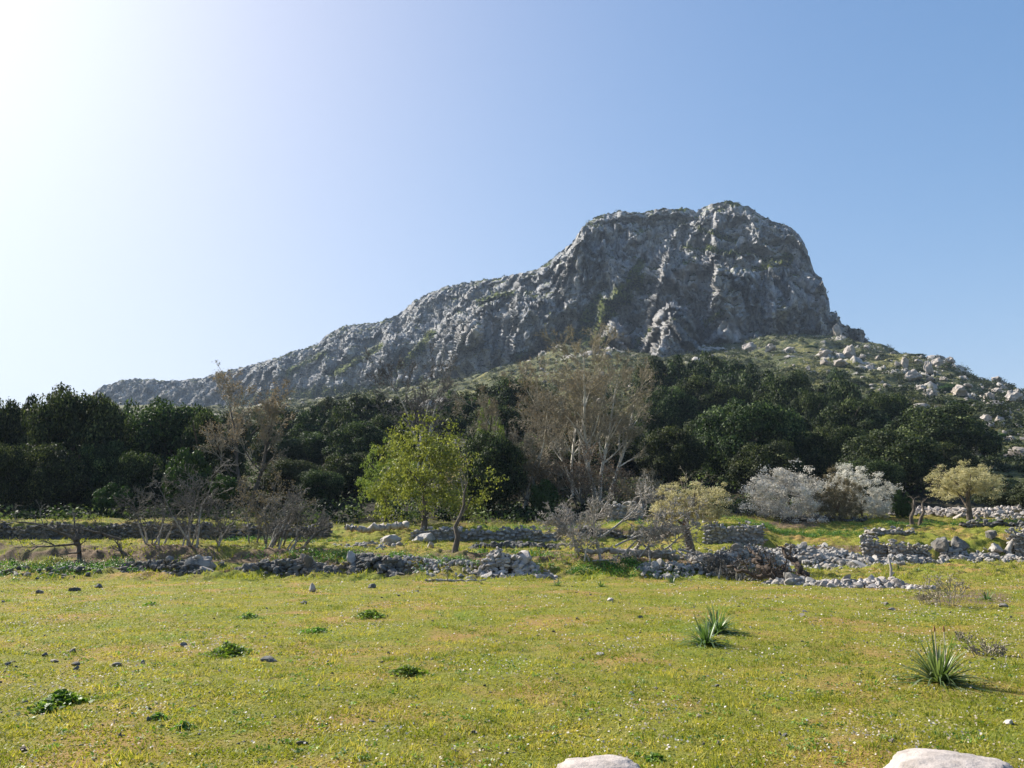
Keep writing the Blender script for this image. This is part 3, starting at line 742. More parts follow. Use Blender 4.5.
rs = np.random.default_rng(5)
OAKS = [
 # photo x, top y, width px, depth, shape, label
 (-8, 392, 66, 64, 'oak', 'dark holm oak cut off by the left edge of the photo'),
 (26, 394, 44, 78, 'small', 'paler oak top showing between the leftmost oak and the tall oak'),
 (66, 381, 92, 62, 'oak', 'tallest dark holm oak on the left, its rough top against the white sky'),
 (104, 398, 46, 70, 'oak', 'dark oak shoulder on the right of the tallest left oak'),
 (44, 442, 72, 56, 'oak', 'low dark oak with a paler tuft in front of the tallest left oak'),
 (2, 440, 52, 55, 'oak', 'low black-green oak at the left edge above the long stone wall'),
 (96, 440, 58, 58, 'oak', 'shadowed oak between the tallest left oak and the rounded oak'),
 (166, 395, 98, 66, 'oak', 'broad rounded holm oak under the low end of the mountain ridge'),
 (134, 402, 50, 74, 'small', 'small pale-topped oak behind the left side of the broad rounded oak'),
 (199, 408, 46, 62, 'oak', 'dark oak on the right flank of the broad rounded oak'),
 (136, 448, 52, 57, 'oak', 'black-green low oak behind the small green shrub'),
 (212, 440, 50, 60, 'oak', 'low oak in deep shade left of the tall brown bare tree'),
 (284, 408, 34, 112, 'small', 'small dark oak far up, just right of the tall brown bare tree'),
 (316, 405, 44, 108, 'small', 'dark oak on the skyline of the wood between two paler trees'),
 (341, 408, 34, 98, 'small', 'narrow dark oak left of the twin-topped oak group'),
 (357, 393, 38, 115, 'small', 'highest dark oak of the mid left group under the green ramp'),
 (382, 393, 40, 118, 'small', 'round far oak directly behind the top left of the lime green tree'),
 (404, 398, 34, 120, 'small', 'far oak behind the top of the lime green tree'),
 (312, 430, 52, 88, 'oak', 'mid-sized dark oak in the middle of the left group'),
 (358, 420, 66, 84, 'oak', 'big dark oak immediately left of the lime green tree'),
 (386, 412, 50, 92, 'oak', 'oak half hidden behind the top of the lime green tree'),
 (345, 452, 60, 66, 'oak', 'black-green oak low down beside the lime green tree'),
 (318, 468, 46, 62, 'oak', 'low dark oak above the grey log'),
 (458, 392, 44, 122, 'small', 'far round oak above the right side of the lime green tree'),
 (484, 384, 48, 128, 'small', 'oak on the edge of the grassy slope, left of the centre dark oaks'),
 (512, 376, 58, 125, 'oak', 'dark oak lying under the cliff foot, left of the tall tan bare trees'),
 (540, 384, 36, 118, 'small', 'dark oak top showing through the tall tan bare trees'),
 (497, 402, 56, 98, 'oak', 'mid dark oak between the lime green tree and the tan bare trees'),
 (490, 426, 66, 56, 'oak', 'bluish dark oak with a visible trunk right of the lime green tree'),
 (527, 440, 60, 66, 'oak', 'black-green oak in the shade left of the tan bare trees'),
 (560, 448, 60, 68, 'oak', 'dark oak in the shade behind the tan bare trees'),
 (618, 430, 70, 76, 'oak', 'dark oak behind the white limbs of the tallest bare tree'),
 (590, 405, 56, 96, 'oak', 'oak glimpsed through the crown of the tallest bare tree'),
 (655, 355, 36, 150, 'small', 'far dark oak touching the cliff foot, leftmost of its row'),
 (682, 354, 38, 148, 'small', 'far dark oak right under the triangular buttress'),
 (712, 353, 42, 146, 'small', 'far dark oak under the pale right buttress'),
 (735, 360, 40, 140, 'small', 'dark oak where the cliff foot meets the rocky slope'),
 (757, 363, 44, 132, 'small', 'lighter green oak at the left end of the rocky slope'),
 (668, 384, 60, 108, 'oak', 'dark round oak right of the tallest bare tree'),
 (697, 374, 64, 112, 'oak', 'dark oak in the middle of the upper right wood'),
 (726, 382, 56, 110, 'oak', 'dark oak behind the biggest rounded oak'),
 (785, 370, 62, 108, 'oak', 'lit oak below the rocky slope with a deep shade under it'),
 (748, 397, 100, 76, 'oak', 'biggest rounded oak, lit on its left side, above the white blossom bush'),
 (712, 412, 62, 82, 'oak', 'rounded oak on the left flank of the biggest rounded oak'),
 (670, 425, 62, 72, 'oak', 'oak in deep shade above the yellowish tree'),
 (812, 388, 48, 96, 'oak', 'oak between the biggest rounded oak and the wide dark oak'),
 (812, 378, 44, 122, 'small', 'oak right at the lower edge of the rocky slope, centre right'),
 (846, 376, 40, 118, 'small', 'small oak under the pale pointed boulder'),
 (802, 428, 48, 78, 'oak', 'low shaded oak right above the left end of the white blossom'),
 (850, 398, 74, 92, 'oak', 'wide oak with a lighter left edge on the right hand side'),
 (884, 390, 62, 98, 'oak', 'flat-topped oak under the scattered pale boulders'),
 (936, 403, 92, 84, 'oak', 'very dark wide oak at the right end of the wood'),
 (838, 420, 58, 72, 'oak', 'greener oak above the brown bush between the blossoms'),
 (890, 427, 96, 68, 'oak', 'broad green front oak above the right hand white blossom'),
 (944, 441, 54, 72, 'oak', 'low dark oak behind the yellowish tree on the right'),
 (985, 425, 30, 90, 'small', 'small dark bush-like oak at the right tip of the wood'),
 (766, 440, 70, 66, 'oak', 'black-green oak in shade directly behind the white blossom bush'),
 (870, 456, 60, 62, 'oak', 'black-green oak in shade behind the brown bush'),
]
for i, (X, top, w_, d, kd, lb) in enumerate(OAKS):
    leafy_tree('holm_oak', X, top, w_, d, kd, i % 5 if kd == 'oak' else 20 + i % 3, 'oak', lb, 'tree', 'holm oaks of the wood', rs, -.03 if d > 54 else .1)
OLIVES = [
 (226, 412, 40, 74, 'small', 'dusty olive tree behind the trunk of the tall brown bare tree'),
 (276, 424, 50, 84, 'small', 'greyish olive tree right of the tall brown bare tree'),
 (262, 412, 40, 100, 'small', 'paler dusty tree behind the right branches of the tall brown bare tree'),
 (288, 456, 52, 64, 'oak', 'olive-green tree low down, left of the low dark oak'),
 (330, 396, 34, 128, 'small', 'small greyish far tree above the left oak group'),
 (448, 412, 34, 105, 'small', 'dusty tree behind the crown of the lime green tree'),
 (1003, 484, 44, 56, 'small', 'rounded olive bush right of the pale yellow tree'),
 (1034, 480, 40, 54, 'small', 'brownish olive bush cut off by the right edge'),
]
for i, (X, top, w_, d, kd, lb) in enumerate(OLIVES):
    leafy_tree('olive_tree', X, top, w_, d, kd, 2 if kd == 'oak' else 20 + i % 3, 'oak_olive', lb, 'tree', 'dusty olive trees', rs, .05)
SHR = [
 (184, 446, 42, 54, 'small', 'bright', 'rounded bright green shrub in front of the broad rounded oak'),
 (112, 482, 36, 53, 'small', 'bright', 'low dark green shrub above the long stone wall'),
 (222, 474, 24, 50, 'small', 'bright', 'little flat-topped green tree on a thin dark trunk by the wall'),
 (545, 478, 26, 54, 'small', 'bright', 'fresh green shrub in the shade left of the brown thicket'),
 (903, 489, 18, 50, 'small', 'bright', 'small green shrub beside the right hand white blossom'),
 (1008, 402, 16, 190, 'small', 'bright', 'dark green bush among the boulders at the right edge'),
 (948, 384, 24, 205, 'small', 'bright', 'dark green bush left of the big grey boulder'),
 (962, 400, 26, 170, 'small', 'bright', 'dark bush under the big grey boulder'),
 (995, 432, 22, 110, 'small', 'bright', 'green bush low at the right edge below the boulders'),
 (918, 355, 14, 300, 'small', 'bright', 'dark bush on the skyline of the rocky slope'),
 (838, 367, 18, 215, 'small', 'bright', 'dark bush beside the pale pointed boulder'),
 (812, 352, 14, 320, 'small', 'bright', 'dark round bush high on the rocky slope'),
]
for i, (X, top, w_, d, kd, mt, lb) in enumerate(SHR):
    leafy_tree('green_shrub', X, top, w_, d, kd, 20 + i % 3, mt, lb, 'shrub', 'green shrubs', rs, .35 if X == 222 else .0, limbs=2, tr=.06 if d < 60 else None)
leafy_tree('lime_tree', 424, 408, 108, 45, 'lime', 30, 'lime', 'large lime green tree in young leaf, left of the photo centre', 'tree', None, rs, .03, .8, tr=.2)
leafy_tree('lime_tree', 386, 440, 50, 50, 'lime', 31, 'lime', 'second young lime green tree behind the left side of the large one', 'tree', None, rs, .10, .8, tr=.17)
leafy_tree('lime_tree', 489, 402, 26, 60, 'lime', 31, 'lime', 'thin lime green sprig tree rising right of the large lime green tree', 'tree', None, rs, .1, .8, tr=.08)
leafy_tree('blossom_bush', 790, 454, 76, 50, 'almond', 40, 'blossom', 'larger white flowering bush, left one of the two', 'bush', None, rs, -.22, .8, tr=.08)
leafy_tree('blossom_bush', 862, 462, 64, 51, 'almond', 41, 'blossom', 'white flowering bush with straggling branches, right one of the two', 'bush', None, rs, -.22, .8, tr=.08)
leafy_tree('brown_bush', 840, 467, 40, 49.5, 'almond', 42, 'brownleaf', 'brown twiggy bush between the two white flowering bushes', 'bush', None, rs, -.22, .8, tr=.06)
leafy_tree('almond_tree', 970, 458, 66, 49.5, 'almond', 43, 'almond', 'pale yellow tree on a dark trunk at the right, below the boulders', 'tree', None, rs, .28, .8, tr=.13)

# ------------------------------------------------------------------ bare branching
def grow(rng, p, d, Ln, r, lv, sp, segs, tips):
    s = sp[lv]; n = s['n']; st = Ln / n; d = np.array(d, float); p = np.array(p, float)
    d /= np.linalg.norm(d)
    r1 = r * s.get('end', .25); kids = []
    for i in range(n):
        dn = d + rng.normal(0, s['wig'], 3) + np.array([0, 0, s.get('up', 0.)]); dn /= np.linalg.norm(dn)
        q = p + dn * st; ra = r + (r1 - r) * i / n; rb = r + (r1 - r) * (i + 1) / n
        segs.append((*p, *q, ra, rb)); p, d = q, dn
        kids.append((p.copy(), d.copy(), rb, (i + 1) / n))
    if lv + 1 >= len(sp):
        tips.append((*p, *d)); return
    for k in range(s['kids']):
        f = s.get('from', .2) + (1 - s.get('from', .2)) * rng.random()
        c = kids[min(int(f * n), n - 1)]
        ax = rng.normal(0, 1, 3); ax -= ax @ c[1] * c[1]; ax /= np.linalg.norm(ax) + 1e-9
        an = R(s['ang']) * rng.uniform(.7, 1.3)
        dd = c[1] * math.cos(an) + ax * math.sin(an)
        grow(rng, c[0], dd, Ln * s['ratio'] * rng.uniform(.6, 1.2) * (1 - .55 * f * s.get('cone', 1)), max(c[2] * s.get('rr', .6), s.get('rmin', .006)), lv + 1, sp, segs, tips)

def bare(name, stems, sp, seed, mats, label, cat, base, bud=None, budn=2, thick=.03, twigr=.0, group=None, trunk='trunk'):
    """stems: (offset, direction, length, radius)"""
    rng = np.random.default_rng(seed); fine, tips = [], []
    t = empty(name, tuple(base)); tag(t, label, cat, group)
    for (o, d, Ln, r) in stems:
        segs = []; grow(rng, o, d, Ln, r, 0, sp, segs, tips)
        S = np.array(segs); S[:, 6:] = np.maximum(S[:, 6:], twigr); big = S[:, 6] > thick
        if big.any():
            V, Fc = prisms(S[big], 7); mk(trunk if len(stems) == 1 or trunk != 'trunk' else 'stem', V, [Fc], M[mats[0]], t)
        fine.append(S[~big])
    V, Fc = prisms(np.concatenate(fine), 3); mk('twigs', V, [Fc], M[mats[1]], t)
    if bud:
        T = np.array(tips); P = np.repeat(T[:, :3], budn, 0) + rng.normal(0, bud[2], (len(T) * budn, 3))
        V, Fc = leaf_quads(P, np.repeat(T[:, 3:], budn, 0), bud[1], rng, .5, 1.0)
        mk('buds', V, [Fc], M[bud[0]], t, True, {'tone': np.repeat(rng.random(len(P)), 4)})
    return t

POP = [dict(n=12, wig=.06, kids=18, ang=38, ratio=.48, cone=.8, rr=.55, up=.03, **{'from': .22}), dict(n=7, wig=.11, kids=8, ang=34, ratio=.5, up=.07, rr=.6), dict(n=5, wig=.13, kids=6, ang=36, ratio=.5, up=.05, rmin=.012), dict(n=4, wig=.16, kids=4, ang=36, ratio=.55, rmin=.009), dict(n=2, wig=.2, kids=0, ang=0, ratio=0)]
def poplar(X, top, d, seed, label, nst=1, bud='bud', r=.16, spread=.1, mats=('barkpale', 'twig'), sp=POP, bn=1, bs=.07, k=.99):
    g = ground_at(X, d); h = at(X, top, d)[2] - g[2]
    rng = np.random.default_rng(seed)
    st = [((rng.uniform(-.4, .4) * (nst > 1) * 1.5, rng.uniform(-.5, .5) * (nst > 1), -.2), (rng.normal(0, spread) + (j - (nst - 1) / 2) * spread * 1.6, rng.normal(0, spread), 1), h * .92 * k * rng.uniform(.85, 1), r * rng.uniform(.8, 1.1)) for j in range(nst)]
    st[0] = (st[0][0], st[0][1], h * .96 * k, r)
    return bare('bare_tree', st, sp, seed, mats, label, 'tree', g, (bud, bs, .12) if bud else None, bn, .035, .015, 'bare trees not yet in leaf')
poplar(602, 350, 60, 3, 'tallest bare tree with white limbs and a tan crown, in the centre', 4, r=.16, spread=.14)
poplar(574, 362, 62, 4, 'tan bare tree leaning beside the left of the tallest bare tree', 3, r=.12, spread=.2)
poplar(525, 392, 58, 5, 'shorter tan bare tree, leftmost of the centre group', 3, r=.10, spread=.22, bud='brownleaf')
poplar(247, 378, 58, 6, 'tall brown bare tree standing alone among the left oaks', 2, r=.17, spread=.12, mats=('bark', 'twig'), bs=.09, bn=1)
poplar(425, 362, 78, 7, 'pale grey bare tree rising behind the lime green tree', 3, r=.12, spread=.13, bud=None, mats=('barkpale', 'twigdark'))
BR = [dict(n=7, wig=.14, kids=10, ang=45, ratio=.5, rr=.55, **{'from': .1}), dict(n=5, wig=.2, kids=6, ang=42, ratio=.55, rmin=.012), dict(n=4, wig=.2, kids=4, ang=40, ratio=.5, rmin=.008), dict(n=3, wig=.25, kids=0, ang=0, ratio=0)]
def thicket(name, X, d, wpx, hpx, nst, seed, mats, label, cat, r=.05, bud=None, sp=BR, lean=(0, 0), bn=2, bs=.08, thick=.03, group=None):
    g = ground_at(X, d); w_ = wpx / F_PX * d; h = hpx / F_PX * d
    rng = np.random.default_rng(seed); st = []
    for j in range(nst):
        x = rng.uniform(-.5, .5) * w_ * .45
        st.append(((x, rng.uniform(-.3, .3) * w_ * .4, -.08), (x / w_ * 1.2 + lean[0] + rng.normal(0, .15), lean[1] + rng.normal(0, .25), 1), h * .9 * rng.uniform(.65, 1), r * rng.uniform(.7, 1.2)))
    return bare(name, st, sp, seed, mats, label, cat, g, bud, bn, thick, .006, group)
thicket('brown_thicket', 600, 56, 100, 66, 14, 11, ('twigdark', 'twig'), 'brown leafless thicket under the tall bare trees', 'thicket', .05, ('brownleaf', .12, .1), bn=2)
thicket('brown_thicket', 548, 57, 60, 62, 9, 12, ('twigdark', 'twig'), 'brown leafless thicket at the foot of the leftmost tan bare tree', 'thicket', .05, ('brownleaf', .12, .1), bn=2)
thicket('brown_thicket', 640, 55, 50, 40, 8, 13, ('twigdark', 'twig'), 'low olive-brown thicket above the shaded retaining wall', 'thicket', .04, ('bud', .10, .1), bn=1)
thicket('dead_shrub', 180, 30.9, 84, 92, 7, 14, ('deadwood', 'twigdark'), 'wiry grey leafless shrub on several thin stems on the left bank', 'shrub', .05, None, group='leafless shrubs on the bank')
thicket('dead_shrub', 148, 31, 70, 66, 6, 18, ('deadwood', 'twigdark'), 'spreading leafless shrub, leftmost of the wiry ones on the left bank', 'shrub', .04, None, lean=(-.3, 0), group='leafless shrubs on the bank')
thicket('dead_shrub', 214, 31.2, 50, 60, 4, 15, ('deadwood', 'twigdark'), 'small wiry leafless shrub right of the many-stemmed one', 'shrub', .035, None, group='leafless shrubs on the bank')
thicket('dead_shrub', 284, 30.6, 90, 62, 12, 16, ('deadwood', 'twigdark'), 'wide wiry leafless shrub above the mossy bank stones, leaning right', 'shrub', .045, None, lean=(.45, 0), group='leafless shrubs on the bank')
thicket('dead_shrub', 268, 33.5, 70, 84, 6, 17, ('twigdark', 'twigdark'), 'taller dim leafless shrub behind the wide wiry one', 'shrub', .04, ('brownleaf', .06, .06), group='leafless shrubs on the bank')
DT = [dict(n=8, wig=.13, kids=9, ang=42, ratio=.5, rr=.55, **{'from': .25}), dict(n=5, wig=.22, kids=6, ang=42, ratio=.5, rmin=.010), dict(n=4, wig=.25, kids=4, ang=40, ratio=.5, rmin=.008), dict(n=3, wig=.25, kids=0, ang=0, ratio=0)]
g = ground_at(80, 29.3)
bare('dead_tree', [((0, 0, -.1), (-.35, 0, 1), 1.3, .10), ((-.2, 0, .7), (-1, .1, .35), 2.6, .06), ((-.1, 0, .6), (-.9, -.2, -.02), 2.0, .045), ((-.2, 0, .8), (-.2, .3, .8), 1.2, .045), ((0, 0, .3), (-.8, 0, -.2), .9, .04)], DT, 21, ('bark', 'twigdark'), 'leaning dead tree with branches spreading left over the bank', 'tree', g, None, thick=.025)
g = ground_at(128, 29.8)
bare('dead_tree', [((0, 0, -.1), (-.5, 0, 1), .9, .07), ((-.3, 0, .55), (-1, 0, .18), 1.9, .05)], DT, 22, ('bark', 'twigdark'), 'low dead trunk arching left beside the many-stemmed shrub', 'tree', g, None, thick=.025)
# fallen limb lying on the left slope
g = ground_at(80, 28.2)
def limb(name, pts, r0, r1, seed, mat, label, cat, twigs=6, Lt=.6, part=None, sides=8):
    """pts: (photo x, photo y, depth) -> a fallen limb with side twigs; returns the object"""
    P = np.array([at(*p) for p in pts]); n = len(P); t = np.linspace(0, 1, 24)
    rng = np.random.default_rng(seed)
    C = np.stack([np.interp(t, np.linspace(0, 1, n), P[:, k]) for k in range(3)], 1)
    k5 = np.ones(5) / 5
    C = np.stack([np.convolve(np.pad(C[:, k], 2, 'edge'), k5, 'valid') for k in range(3)], 1) + rng.normal(0, r0 * .35, (24, 3))
    a = Acc(); a.add(*tube(C, (r0 + (r1 - r0) * t) * (1 + .15 * rng.normal(0, 1, 24)), sides)[:3])
    segs, tips = [], []
    for j in range(twigs):
        i = rng.integers(4, 23); d = rng.normal(0, 1, 3); d[2] = abs(d[2]) + .2
        grow(rng, C[i], d, Lt * rng.uniform(.5, 1.2), max(r1 * .6, .02), 1, DT, segs, tips)
    if segs: V, Fc = prisms(segs, 4); a.add(V, Fc)
    o = a.build(name, M[mat], loc=C[0]); tag(o, label, cat); return o
def onground(X, d, dz=.05):
    g = ground_at(X, d); k = F_PX
    y = 384 - k * ((g[2] + dz - EYE) * math.cos(PITCH) - d * math.sin(PITCH)) / (d * math.cos(PITCH) + (g[2] + dz - EYE) * math.sin(PITCH))
    return (X, y, d)
limb('fallen_branch', [onground(84, 28.4), onground(82, 27.6), onground(66, 27.1), onground(52, 26.8)], .06, .04, 31, 'deadwood', 'bent grey branch lying below the leaning dead tree', 'branch', 3, .4)
limb('fallen_branch', [onground(424, 25.2, .03), onground(440, 25.2, .03), onground(458, 25.3, .03), onground(488, 25.4, .03)], .05, .02, 32, 'deadwood', 'thin forked branch lying on the grass in front of the stone heap', 'branch', 2, .4)
limb('fallen_log', [(345, 528, 41), (365, 529, 41), (385, 527.5, 41), (409, 525, 41)], .16, .2, 33, 'deadwood', 'grey log resting across rocks at the back of the terrace', 'log', 2, .5)
# dead tree heap in the centre
BR2 = [dict(BR[0], kids=19), dict(BR[1], kids=10, rmin=.015), dict(BR[2], kids=6, rmin=.011), BR[3]]
DT2 = [dict(DT[0], kids=18), dict(DT[1], kids=11, rmin=.015), dict(DT[2], kids=6, rmin=.011), DT[3]]
g = ground_at(578, 29.6)
bare('dead_tree', [((0, 0, -.1), (-.05, 0, 1), 1.9, .06), ((0, 0, .5), (-.6, .1, .7), 1.5, .04), ((0, 0, .6), (.55, 0, .8), 1.8, .04), ((0, 0, .8), (-.9, .1, .35), 1.3, .035)], BR2, 23, ('deadwood', 'deadwood'), 'upright grey dead tree with a fan of fine twigs behind the grass edge', 'tree', g, None, thick=.022)
g = ground_at(598, 28.6)
bare('fallen_tree', [((.1, 0, .1), (-.35, .1, 1), 1.9, .055), ((.1, 0, .9), (1.0, .1, .42), 2.6, .05), ((.6, 0, .6), (1, .2, .55), 2.9, .04), ((.9, .1, .3), (.6, 0, 1.0), 1.8, .035), ((-.3, 0, .1), (-.4, 0, .8), 1.2, .035), ((2.2, 0, .4), (.7, .1, .5), 1.6, .035), ((-.2, -.2, .1), (.9, -.3, .1), 1.3, .035), ((-.5, -.3, .1), (.2, 0, .9), 1.1, .03), ((1.4, -.2, .2), (.5, 0, .7), 1.4, .03)], DT2, 24, ('deadwood', 'deadwood'), 'tangle of pale fallen branches reaching up to the right', 'fallen tree', g, None, thick=.022)
limb('fallen_log', [(573, 551, 29.4), (600, 551.5, 29.3), (628, 552, 29.2), (655, 554, 29), (680, 558, 28.8)], .09, .15, 34, 'deadwood', 'long grey log lying behind the tangle of pale branches', 'log', 5, .7)
g = ground_at(676, 28.6)
bare('tree_roots', [((0, 0, .45), (-.8, -.4, -.35), 1.0, .06), ((.1, 0, .45), (.5, -.5, -.4), .9, .06), ((-.2, 0, .45), (-.6, -.3, .1), .9, .045), ((.1, 0, .5), (.9, -.2, -.2), 1.0, .05), ((-.9, 0, .45), (-.2, -.5, -.5), .8, .05), ((-.9, 0, .5), (-.9, -.2, .3), .8, .04)], DT[:1] + DT[2:], 25, ('deadwood', 'deadwood'), 'upturned grey roots at the thick end of the long log', 'roots', g, None, thick=.02, trunk='root')
limb('fallen_tree', [(809, 580, 24.6), (800, 571, 24.9), (792, 559, 25.2), (783, 549, 25.6)], .12, .06, 35, 'deaddark', 'dark broken trunk pointing up left out of the rubble line', 'trunk', 4, .45)
limb('fallen_tree', [(806, 580, 24.4), (790, 576, 24.6), (770, 570, 24.9), (752, 560, 25.4)], .13, .08, 36, 'deaddark', 'dark trunk lying low across the stones toward the brushwood', 'trunk', 7, .6)
thicket('brushwood', 738, 25.9, 84, 25, 15, 26, ('deadwood', 'twigdark'), 'heap of fine grey brushwood left of the dark trunks', 'brushwood', .035, None, lean=(.2, 0), thick=.02)
thicket('brushwood', 718, 27.2, 40, 26, 14, 27, ('deadwood', 'twigdark'), 'small heap of brushwood on the stones below the yellowish tree', 'brushwood', .03, None, thick=.02)
# slender bent tree
g = ground_at(455, 30.6); TT = [dict(n=4, wig=.1, kids=5, ang=40, ratio=.4, **{'from': .5}), dict(n=4, wig=.2, kids=3, ang=40, ratio=.5, rmin=.008), dict(n=3, wig=.2, kids=0, ang=0, ratio=0)]
t = empty('slender_tree', tuple(g)); tag(t, 'slender crooked tree with a bare trunk on the bank before the lime green tree', 'tree')
P = np.array([at(*p) for p in ((456, 561, 30.6), (455, 550, 30.6), (458, 537, 30.6), (455, 527, 30.7), (460, 517, 30.8), (464, 505, 30.9), (464, 494, 31), (467, 484, 31))]) - g
P[0, 2] = -.1
a = Acc(); a.add(*tube(P, [.17, .12, .10, .075, .065, .05, .04, .02], 8)); a.add(*tube(np.array([P[4], P[4] + [.25, 0, .35], P[4] + [.45, 0, .85]]), [.04, .03, .015], 5)); a.build('trunk', M['bark'], t)
sg, tp = [], []; rg = np.random.default_rng(8)
for k in range(7): grow(rg, P[7 - k % 2], rg.normal(0, .6, 3) + [0, 0, 1], .9, .02, 0, TT, sg, tp)
V, Fc = prisms(sg, 3); mk('twigs', V, [Fc], M['twigdark'], t)
T = np.array(tp); V, Fc = leaf_quads(T[:, :3] + rg.normal(0, .09, (len(T), 3)), T[:, 3:], .06, rg, .6, 1); mk('buds', V, [Fc], M['bud'], t, attrs={'tone': np.repeat(rg.random(len(T)), 4)})
# yellowish leaning tree with the orange break
g = ground_at(691, 30.2)
t = empty('almond_tree', tuple(g)); tag(t, 'yellowish tree leaning left with an orange break in its trunk', 'tree')
P = np.array([at(*p) for p in ((692, 556, 30.2), (690, 545, 30.2), (687, 534, 30.2), (685, 524, 30.2), (688, 514, 30.2))]) - g; P[0, 2] = -.12
a = Acc(); a.add(*tube(P, [.19, .15, .13, .13, .09], 10))
for q, r_ in (([-.9, .1, 1.0], .06), ([.8, .1, 1.0], .06), ([-.1, .4, 1.5], .06), ([-1.6, -.1, .5], .05), ([.3, -.4, 1.1], .05)):
    b = P[3] if q[0] < -1 else P[4]; q = np.array(q); s_ = np.linspace(0, 1, 6)[:, None]
    a.add(*tube(b + s_ * q * .9 + rg.normal(0, .03, (6, 3)), r_ * (1 - .7 * s_[:, 0]), 6))
a.build('trunk', M['bark'], t)
V, Fc = rock_shape(77, 3, 5, .3); mk('broken_wood', V * [.08, .06, .17] + (P[3] + [-.02, -.12, -.03]), [Fc], M['rust'], t)
c = crown_obj('almond', 44, 'almond'); c.parent = t; s_ = 84 / F_PX * 30.2
c.scale = (s_ / 7.7, s_ / 8.5, 1.98 / 5.7); c.location = (-.02, 0, at(690, 531, 30.2)[2] - g[2])
sg, tp = [], []
for k in range(16): grow(rg, P[4], rg.normal(0, .8, 3) + [-.4, 0, .4], 1.5, .03, 1, DT, sg, tp)
V, Fc = prisms(sg, 3); mk('twigs', V, [Fc], M['twig'], t)
# crooked stubs
def stub(name, pts, rr, label, mat='bark', cat='sapling', group=None):
    P = np.array([at(*p) for p in pts]); b = P[0].copy(); a = Acc(); Q = P - b; Q[0, 2] -= .1
    a.add(*tube(Q, rr, 7)); sg, tp = [], []; r_ = np.random.default_rng(int(pts[0][0]))
    for k in range(4): grow(r_, Q[-1 - k % 2], r_.normal(0, .5, 3) + [0, 0, .7], .5, .02, 1, DT, sg, tp)
    V, Fc = prisms(sg, 3); a.add(V, Fc)
    o = a.build(name, M[mat], loc=None); o.location = b; tag(o, label, cat, group); return o
g1_, g2_, g3_ = onground(912, 46, 0), onground(919, 46.4, 0), onground(1010, 39.6, 0)
stub('crooked_sapling', [g1_, (911, g1_[1] - 7, 46), (914, g1_[1] - 14, 46), (914, g1_[1] - 24, 46)], [.13, .10, .09, .05], 'left one of two crooked leafless stems on the right terrace')
stub('crooked_sapling', [g2_, (921, g2_[1] - 8, 46.4), (924, g2_[1] - 14, 46.4), (922, g2_[1] - 22, 46.4)], [.12, .09, .08, .05], 'right one of two crooked leafless stems on the right terrace')
stub('crooked_stump', [g3_, (1008, g3_[1] - 7, 39.6), (1012, g3_[1] - 14, 39.6), (1019, g3_[1] - 19, 39.8)], [.17, .14, .13, .12], 'short crooked trunk standing against the stone wall at the right edge', 'deadwood', 'stump')
b = hit(892, 587); P = np.array([b + [0, 0, -.1], b + [-.01, 0, .25], b + [.02, 0, .5], b + [-.03, 0, .82]])
a = Acc(); a.add(*tube(P - b, [.045, .038, .036, .03], 8)); a.add(*tube(np.array([[.02, 0, .34], [.09, -.02, .4]]), [.03, .015], 6)); o = a.build('wooden_post', M['deadwood']); o.location = b; tag(o, 'thin weathered post standing upright in the rubble line on the right', 'post')

